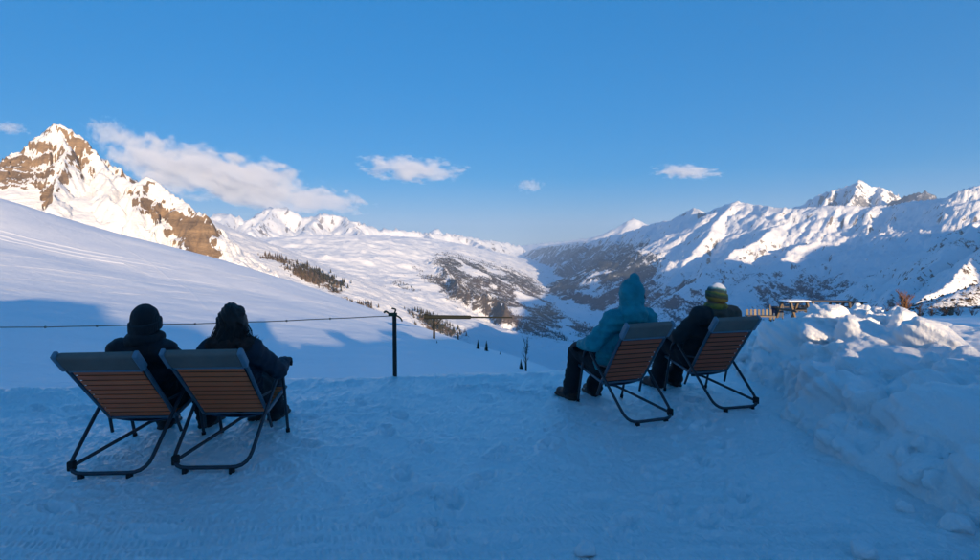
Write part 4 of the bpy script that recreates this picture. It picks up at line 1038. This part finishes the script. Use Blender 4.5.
POSE1 = dict(pelvis=(.03, .13, .405), chest=(.07, -.06, .66), neck=(.10, -.12, .865), head=(.105, -.095, .985), shw=.145, elbow_l=(-.11, .06, .60), elbow_r=(.34, .04, .60), wrist_l=(-.06, .28, .58), wrist_r=(.24, .26, .58),
   knee_l=(-.15, .52, .50), knee_r=(.16, .52, .50), ankle_l=(-.15, .66, .09), ankle_r=(.17, .68, .09), seed=1, jacket=M_BLACK, trousers=M_PANTS, boots=M_BOOT, gloves=M_GLOVE, extra=extra1, bulk=.93)
POSE2 = dict(pelvis=(.01, .11, .405), chest=(.02, -.10, .66), neck=(.06, -.155, .855), head=(.065, -.14, .975), shw=.145, elbow_l=(-.15, .04, .60), elbow_r=(.315, .02, .60), wrist_l=(-.12, .22, .58), wrist_r=(.285, .26, .615),
   knee_l=(-.12, .52, .47), knee_r=(.10, .52, .47), ankle_l=(-.14, .80, .09), ankle_r=(.03, .80, .09), seed=4, jacket=M_NAVY, trousers=M_PANTS, boots=M_BOOT, gloves=M_GLOVE, extra=extra2, bulk=.92)
POSE3 = dict(pelvis=(-.03, .10, .42), chest=(-.02, -.06, .70), neck=(.0, -.10, .94), head=(.01, -.085, 1.075), elbow_l=(-.34, -.04, .66), elbow_r=(.24, .03, .66), wrist_l=(-.31, .22, .61), wrist_r=(.28, .27, .62),
   knee_l=(-.20, .50, .50), knee_r=(.12, .52, .50), ankle_l=(-.24, .56, .09), ankle_r=(.05, .60, .09), seed=7, jacket=M_TEAL, trousers=M_PANTS, boots=M_BOOTB, gloves=M_GLOVE, extra=extra3, quilt=1.0, bulk=1.06)
POSE4 = dict(pelvis=(-.03, .10, .42), chest=(-.01, -.04, .70), neck=(.02, -.06, .925), head=(.035, -.03, 1.055), elbow_l=(-.31, .05, .64), elbow_r=(.28, .08, .62), wrist_l=(-.27, .27, .62), wrist_r=(.26, .27, .61),
   knee_l=(-.20, .50, .50), knee_r=(.06, .50, .50), ankle_l=(-.22, .58, .09), ankle_r=(.0, .60, .09), seed=9, jacket=mat_part_shaded_jacket(), trousers=M_PANTS, boots=M_BOOT, gloves=M_GLOVE, extra=extra4, bulk=1.06)
person(CH[0], POSE1, 'person in black coat and plain black dome beanie, reclining beside the long-haired person')
person(CH[1], POSE2, 'person with long dark hair and fur collar, arm resting on the chair')
person(CH[2], POSE3, 'person in teal jacket with pointed hood up and black trousers')
person(CH[3], POSE4, 'person in khaki jacket with dark shade painted on one side and striped hat with white top')
print('people', time.time()-T0)
# ------------------------------------------------------------------ fence, lift boom, tables, trees
M_POST = mat_metal('dark_post_steel', (0.018, 0.018, 0.016), 0.6, 0.2)
M_ROPE = mat_cloth('weathered_rope', (0.26, 0.19, 0.14), (0.36, 0.27, 0.20), rough=0.95, wrinkle=60)
M_BOOM = mat_cloth('green_grey_boom_paint', (0.006, 0.008, 0.006), (0.011, 0.013, 0.010), rough=0.8, wrinkle=1)
M_GREEN = mat_cloth('dark_green_clamp', (0.03, 0.05, 0.03), rough=0.8)
pz = at(395, 379, 6.66)
root = empty('fence_post', (pz.x, pz.y, -.06)); tag(root, 'thin dark steel fence post standing at the terrace edge', 'fence post')
bm = bmesh.new(); tube_into(bm, [(0, 0, 0), (0, 0, .80)], .024, 10); fin('post', bm, M_POST, root)
bm = bmesh.new(); box_into(bm, (-.02, 0, .80), (.10, .05, .04), bevel=.01); tube_into(bm, [(-.05, 0, .80), (-.10, 0, .84), (-.12, 0, .82)], .012, 6, .02); tube_into(bm, [(0, 0, .81), (.02, .0, .86), (-.03, 0, .87)], .010, 6, .02); tube_into(bm, [(.02, 0, .79), (.07, 0, .76), (.09, 0, .72)], .010, 6, .02)
fin('clamp', bm, M_GREEN, root)
bm = bmesh.new(); box_into(bm, (0, 0, .02), (.10, .10, .04), bevel=.01); fin('foot_plate', bm, M_POST, root)
def rope(name, A, B, sag, label, n=28, r=.0055):
    A, B = Vector(A), Vector(B); bm = bmesh.new()
    rr = random.Random(3)
    pts = [A.lerp(B, k/n)+Vector((0, 0, -sag*4*(k/n)*(1-k/n)+rr.uniform(-.003, .003))) for k in range(n+1)]
    tube_into(bm, pts, r, 6, .001)
    for k in range(3, n, 2): box_into(bm, pts[k], (.02, .02, .022), bevel=.005, seg=1)
    o = fin(name, bm, M_ROPE); tag(o, label, 'rope'); return o
rope('rope', (pz.x-.02, pz.y, .725), (-7.4, 5.15, .80), .06, 'brown knotted rope strung past the two people in black')

def ground_hit(px, py, y0=16, y1=420): return Vector(hit(px, py, y0, y1))
# drag lift boom on the shoulder of the slope
D = 130.0; A = at(427, 317, D); B = at(512, 317.5, D+8)
root = empty('lift_boom', (A.x, A.y, float(terrain(np.array([A.x]), np.array([A.y]))[0]))); tag(root, 'long dark green lift boom on a short mast, standing on the slope shoulder', 'lift boom')
L0 = root.location.copy(); bm = bmesh.new(); tube_into(bm, [A-L0, A.lerp(B, .5)-L0, B-L0], .46, 10, .1, r_end=.16); fin('boom', bm, M_BOOM, root)
C_ = at(434, 318, D+.7); zt = float(terrain(np.array([C_.x]), np.array([C_.y]))[0])
bm = bmesh.new(); tube_into(bm, [C_-L0, Vector((C_.x, C_.y, zt-.5))-L0], .22, 8, r_end=.30); fin('mast', bm, M_BOOM, root)
bm = bmesh.new(); tube_into(bm, [A-L0+Vector((-.6, 0, .1)), A-L0+Vector((.3, 0, 0))], .62, 10); fin('end_cap', bm, M_BOOM, root)
bm = bmesh.new(); tube_into(bm, [C_.lerp(Vector((C_.x, C_.y, zt)), .45)-L0, A.lerp(B, .18)-L0], .12, 6); fin('strut', bm, M_BOOM, root)

# conifers and bare trees
def mat_foliage(name, a, b):
    t = NT(name); v = t.coord('Object'); n = t.noise(v, 0.35, 4); oi = t.n('ShaderNodeObjectInfo').outputs['Random']
    t.set(Base_Color=t.mix(n, a, b), Roughness=0.9); t.b.inputs['Specular IOR Level'].default_value = 0.1; return t.m
M_NEEDLE = mat_foliage('dark_needles', (0.010, 0.016, 0.010), (0.03, 0.038, 0.02))
M_BARK = mat_cloth('grey_brown_bark', (0.07, 0.05, 0.035), (0.13, 0.095, 0.07), rough=0.95, wrinkle=4)
M_TWIG = mat_cloth('rusty_brown_twigs', (0.17, 0.075, 0.03), (0.26, 0.13, 0.055), rough=0.95, wrinkle=4)
def conifer(px, py, hpx, label, seed):
    p = ground_hit(px, py); h = hpx/F_PX*p.y; rr = random.Random(seed)
    root = empty('conifer', p-Vector((0, 0, .1)), rr.uniform(0, 6)); tag(root, label, 'tree', 'small conifers on the shaded slope')
    bm = bmesh.new(); tube_into(bm, [(0, 0, 0), (0, 0, h*.97)], h*.028, 6, r_end=h*.006); fin('trunk', bm, M_BARK, root)
    bm = bmesh.new()
    for k in range(13):
        t = k/12; z = h*(.10+.86*t); r = h*.24*(1-t)**.8+h*.02
        for j in range(11):
            a = j*2*math.pi/11+rr.uniform(-.3, .3)+k; q = r*rr.uniform(.65, 1.15); d = Vector((math.cos(a), math.sin(a), 0)); s = Vector((-d.y, d.x, 0))*h*.035*rr.uniform(.8, 1.5)
            tip = d*q+Vector((0, 0, z-q*.35)); v = [bm.verts.new(c) for c in (Vector((0, 0, z+h*.05)), d*q*.6+s+Vector((0, 0, z-q*.12)), tip, d*q*.6-s+Vector((0, 0, z-q*.12)), d*q*.5+Vector((0, 0, z-q*.3)))]
            bm.faces.new((v[0], v[1], v[2])); bm.faces.new((v[0], v[2], v[3])); bm.faces.new((v[4], v[2], v[1])); bm.faces.new((v[4], v[3], v[2]))
    fin('crown', bm, M_NEEDLE, root, smooth=False)
conifer(478, 349, 10, 'small dark conifer in the pair on the slope, the one nearer the lift boom', 1)
conifer(486.5, 351, 11, 'taller dark conifer of the pair on the shaded slope', 2)
conifer(521, 369, 11, 'small dark conifer beside the bare tree on the slope', 3)
conifer(500, 354.5, 3.5, 'tiny conifer alone on the shaded slope between the pair and the bare tree', 4)
conifer(437, 343, 3.5, 'tiny dark sapling below the lift boom mast', 5)
def branchy(bm, base, d, L, r, depth, rr, spread=.55, n=3):
    e = base+d*L; mid = base+d*L*.5+Vector((rr.uniform(-1, 1), rr.uniform(-1, 1), rr.uniform(-.3, .5)))*L*.07
    tube_into(bm, [base, mid, e], r, 5 if depth > 1 else 3, L*.2, caps=False, r_end=r*.55)
    if depth == 0: return
    for k in range(n+(depth > 1)):
        t = rr.uniform(.35, 1.0); nd = (d+Vector((rr.uniform(-1, 1), rr.uniform(-1, 1), rr.uniform(-.35, .8)))*spread*1.3).normalized()
        branchy(bm, base.lerp(e, t), nd, L*rr.uniform(.45, .7), r*.55, depth-1, rr, spread, n)
def bare_tree(name, base, h, label, seed, mat, depth=3, stems=1, spread=.5, cat='tree', group=None):
    rr = random.Random(seed); root = empty(name, base); tag(root, label, cat, group)
    bm = bmesh.new(); bm2 = bmesh.new()
    for s in range(stems):
        d = Vector((rr.uniform(-.5, .5)*(stems > 1), rr.uniform(-.5, .5)*(stems > 1), 1)).normalized(); hh = h*(rr.uniform(.6, 1) if stems > 1 else 1)
        tube_into(bm, [Vector((0, 0, -.15)), d*hh*.3, d*hh*.75], h*.035/(1 if stems == 1 else 1.8), 6, .1, r_end=h*.012)
        for k in range(12 if stems == 1 else 7):
            t = rr.uniform(.15, .8); nd = (d*.8+Vector((rr.uniform(-1, 1), rr.uniform(-1, 1), rr.uniform(0, .6)))*spread*1.4).normalized()
            branchy(bm2, d*hh*t, nd, hh*rr.uniform(.16, .30), h*.010, depth-1, rr, spread)
    fin('trunk', bm, M_BARK, root); fin('crown', bm2, mat, root, smooth=False); return root
p = ground_hit(526, 371); bare_tree('bare_tree', p, 30/F_PX*p.y, 'slender bare grey-brown tree at the end of the shaded slope', 5, M_BARK, spread=.34)
def field(px, y): 
    x = (px-CX)/F_PX*CP*y; return Vector((x, y, float(terrain(np.array([x]), np.array([float(y)]))[0])))
bare_tree('rusty_bush', field(905, 44), 30/F_PX*44, 'large rusty brown leafless bush on the snow field', 11, M_TWIG, depth=3, stems=6, spread=.6, cat='bush')
_b = [(866, 46, 9), (878, 43, 8), (890, 47, 11), (922, 42, 12), (934, 46, 11), (948, 43, 10), (962, 46, 11), (976, 42, 9)]
_l = ['low dark bush beside the long picnic table', 'low dark bush next to the one beside the long table', 'dark bush just before the rusty bush', 'dark bush just past the rusty bush', 'dark bush second past the rusty bush', 'dark bush third past the rusty bush', 'dark bush in front of the sunlit scrubby hillside', 'last dark bush at the edge of the view']
M_DTWIG = mat_cloth('dark_twigs', (0.05, 0.035, 0.025), (0.09, 0.06, 0.04), rough=0.95, wrinkle=4)
for k, ((px_, y_, hp), lb) in enumerate(zip(_b, _l)): bare_tree('bush', field(px_, y_), hp/F_PX*y_*1.3, lb, 20+k, M_DTWIG, depth=2, stems=6, spread=.8, cat='bush', group='dark bushes along the snow field')

# picnic tables and benches on the snow field
M_TW = mat_wood('grey_table_wood', (0.07, 0.055, 0.045)); M_TL = mat_wood('pale_table_wood', (0.15, 0.11, 0.075)); M_SN = mat_snow('table_snow')
def picnic_table(px, y, L, rz, label, seed, cap=True):
    root = empty('picnic_table', field(px, y)-Vector((0, 0, .03)), rz); tag(root, label, 'picnic table', 'picnic tables on the snow field')
    bmt = bmesh.new(); box_into(bmt, (0, 0, 0), (L, .135, .04), bevel=.006, seg=1); me = bpy.data.meshes.new('plank'); bmt.to_mesh(me); bmt.free()
    for k in range(5): o = link('plank', me, M_TW, root); o.location = (0, -.30+k*.15, .75)
    for s in (-1, 1):
        for k in range(2): o = link('plank', me, M_TW, root); o.location = (0, s*(.62+k*.15), .45)
    for sx in (-1, 1):
        for s in (-1, 1):
            bm = bmesh.new(); rot = Matrix.Rotation(s*R(24), 3, 'X'); box_into(bm, (sx*(L/2-.22), s*.42, .37), (.09, .10, .84), rot, .006, 1); fin('leg', bm, M_TL, root, smooth=False)
        bm = bmesh.new(); box_into(bm, (sx*(L/2-.155), 0, .40), (.045, 1.5, .09), bevel=.005, seg=1); fin('crossbar', bm, M_TL, root, smooth=False)
    if not cap: return
    bm = bmesh.new(); bmesh.ops.create_grid(bm, x_segments=30, y_segments=12, size=.5)
    for v in bm.verts:
        e = min(1-abs(v.co.x)*2, 1-abs(v.co.y)*2); v.co = Vector((v.co.x*L*.97, v.co.y*.72, .771+.055*min(1, e*5)**.5*(1+.5*float(pnoise(np.array([v.co.x*7+seed]), np.array([v.co.y*7]))[0]))))
    fin('snow_cap', bm, M_SN, root)
picnic_table(796, 25.5, 1.25, R(12), 'short picnic table with snow on top, beside the dark wind screen', 1)
picnic_table(830, 26.5, 2.0, R(-6), 'long bare-topped picnic table with crossed legs in the middle of the row', 2, False)
picnic_table(848, 29, 1.7, R(4), 'far picnic table, low and dark, past the end of the long bare one', 3, False)
root = empty('wind_screen', field(778, 26)); tag(root, 'dark blue wind screen panel between bench and tables', 'wind screen')
M_NB = mat_cloth('dark_blue_screen', (0.02, 0.045, 0.10), rough=0.6)
bm = bmesh.new(); box_into(bm, (0, 0, .38), (.55, .02, .50), bevel=.005, seg=1); fin('panel', bm, M_NB, root, smooth=False)
for s in (-1, 1):
    bm = bmesh.new(); box_into(bm, (s*.29, 0, .34), (.04, .04, .72), bevel=.005, seg=1); fin('post', bm, M_TW, root, smooth=False)
root = empty('slatted_bench', field(762, 25)+Vector((0, 0, .0)), R(-8)); tag(root, 'weathered slatted bench with open back, behind the sunlit headrest', 'bench')
for k in range(7):
    bm = bmesh.new(); box_into(bm, (-.48+k*.16, .18, .52), (.10, .03, .30), Matrix.Rotation(R(-8), 3, 'X'), .006, 1); fin('slat', bm, M_TL if k % 3 == 2 else M_TW, root, smooth=False)
bm = bmesh.new(); box_into(bm, (0, 0, .40), (1.15, .45, .05), bevel=.01); fin('seat', bm, M_TL, root, smooth=False)
for sx in (-1, 1):
    for sy in (-1, 1): bm = bmesh.new(); box_into(bm, (sx*.5, sy*.18, .19), (.06, .06, .40), bevel=.005, seg=1); fin('leg', bm, M_TL, root, smooth=False)

# woods beyond: thousands of small conifers that read as one mass
sel = (FO > .34) & ((IDS == 0) | (IDS == 2) | APRON) & (YY > 700) & (YY < 9000)
I_, J_ = np.nonzero(sel)
area = np.gradient(XX, axis=1)[I_, J_]*np.gradient(YY, axis=0)[I_, J_]
pr = np.clip(FO[I_, J_], 0, 1)**1.5*np.sqrt(np.abs(area)); pr /= pr.sum()
NT_ = 11000; pick = rng.choice(len(I_), NT_, p=pr)
cx = XX[I_[pick], J_[pick]]+rng.normal(0, 8, NT_); cyy = YY[I_[pick], J_[pick]]+rng.normal(0, 8, NT_); cz = ZZ[I_[pick], J_[pick]]
hh = rng.uniform(9, 19, NT_); rad = hh*rng.uniform(.14, .26, NT_)
ringa = np.arange(5)*2*np.pi/5
Vt, Ft = [], []
def tier(z0, z1, rf, base_i):
    ring = np.stack([cx[:, None]+rad[:, None]*rf*np.cos(ringa), cyy[:, None]+rad[:, None]*rf*np.sin(ringa), np.repeat((cz+hh*z0)[:, None], 5, 1)], -1)
    apex = np.stack([cx, cyy, cz+hh*z1], -1)[:, None]
    v = np.concatenate([ring, apex], 1)
    i0 = base_i+np.arange(NT_)[:, None]*6
    f = np.stack([np.stack([i0[:, 0]+k, i0[:, 0]+(k+1) % 5, i0[:, 0]+5], -1) for k in range(5)], 1).reshape(-1, 3)
    return v.reshape(-1, 3), f
v1, f1 = tier(.02, .7, 1.0, 0); v2, f2 = tier(.4, 1.0, .62, len(v1))
me = mesh_np('woods', np.concatenate([v1, v2]), np.concatenate([f1, f2]))
t = NT('larch_and_pine'); v = t.coord('Object'); n = t.noise(v, 0.0016, 3); n2 = t.noise(v, 0.05, 2)
c = t.mix(t.ramp(n, [(0.42, (0, 0, 0)), (0.56, (1, 1, 1))]), (0.03, 0.035, 0.022), (0.15, 0.095, 0.05)); t.set(Base_Color=t.mix(n2, c, (0.05, 0.042, 0.03)), Roughness=0.95); t.b.inputs['Specular IOR Level'].default_value = 0.0
tag(link('woods', me, t.m), 'scattered dark woods on the valley side', kind='stuff')
# scrub on the near sunlit hillside
sel = (IDS == 7) & (YY < 760) & (PX > 880); I_, J_ = np.nonzero(sel)
if len(I_):
    NT_ = 900; pick = rng.choice(len(I_), NT_)
    cx = XX[I_[pick], J_[pick]]+rng.normal(0, 1.5, NT_); cyy = YY[I_[pick], J_[pick]]+rng.normal(0, 3, NT_); cz = ZZ[I_[pick], J_[pick]]-.2
    hh = rng.uniform(.8, 2.6, NT_); rad = hh*rng.uniform(.4, .9, NT_)
    v1, f1 = tier(.0, .7, 1.0, 0); v2, f2 = tier(.35, 1.0, .8, len(v1))
    tag(link('scrub', mesh_np('scrub', np.concatenate([v1, v2]), np.concatenate([f1, f2])), M_DTWIG), 'low brown scrub dotting the sunlit hillside', kind='stuff')
print('all', time.time()-T0)
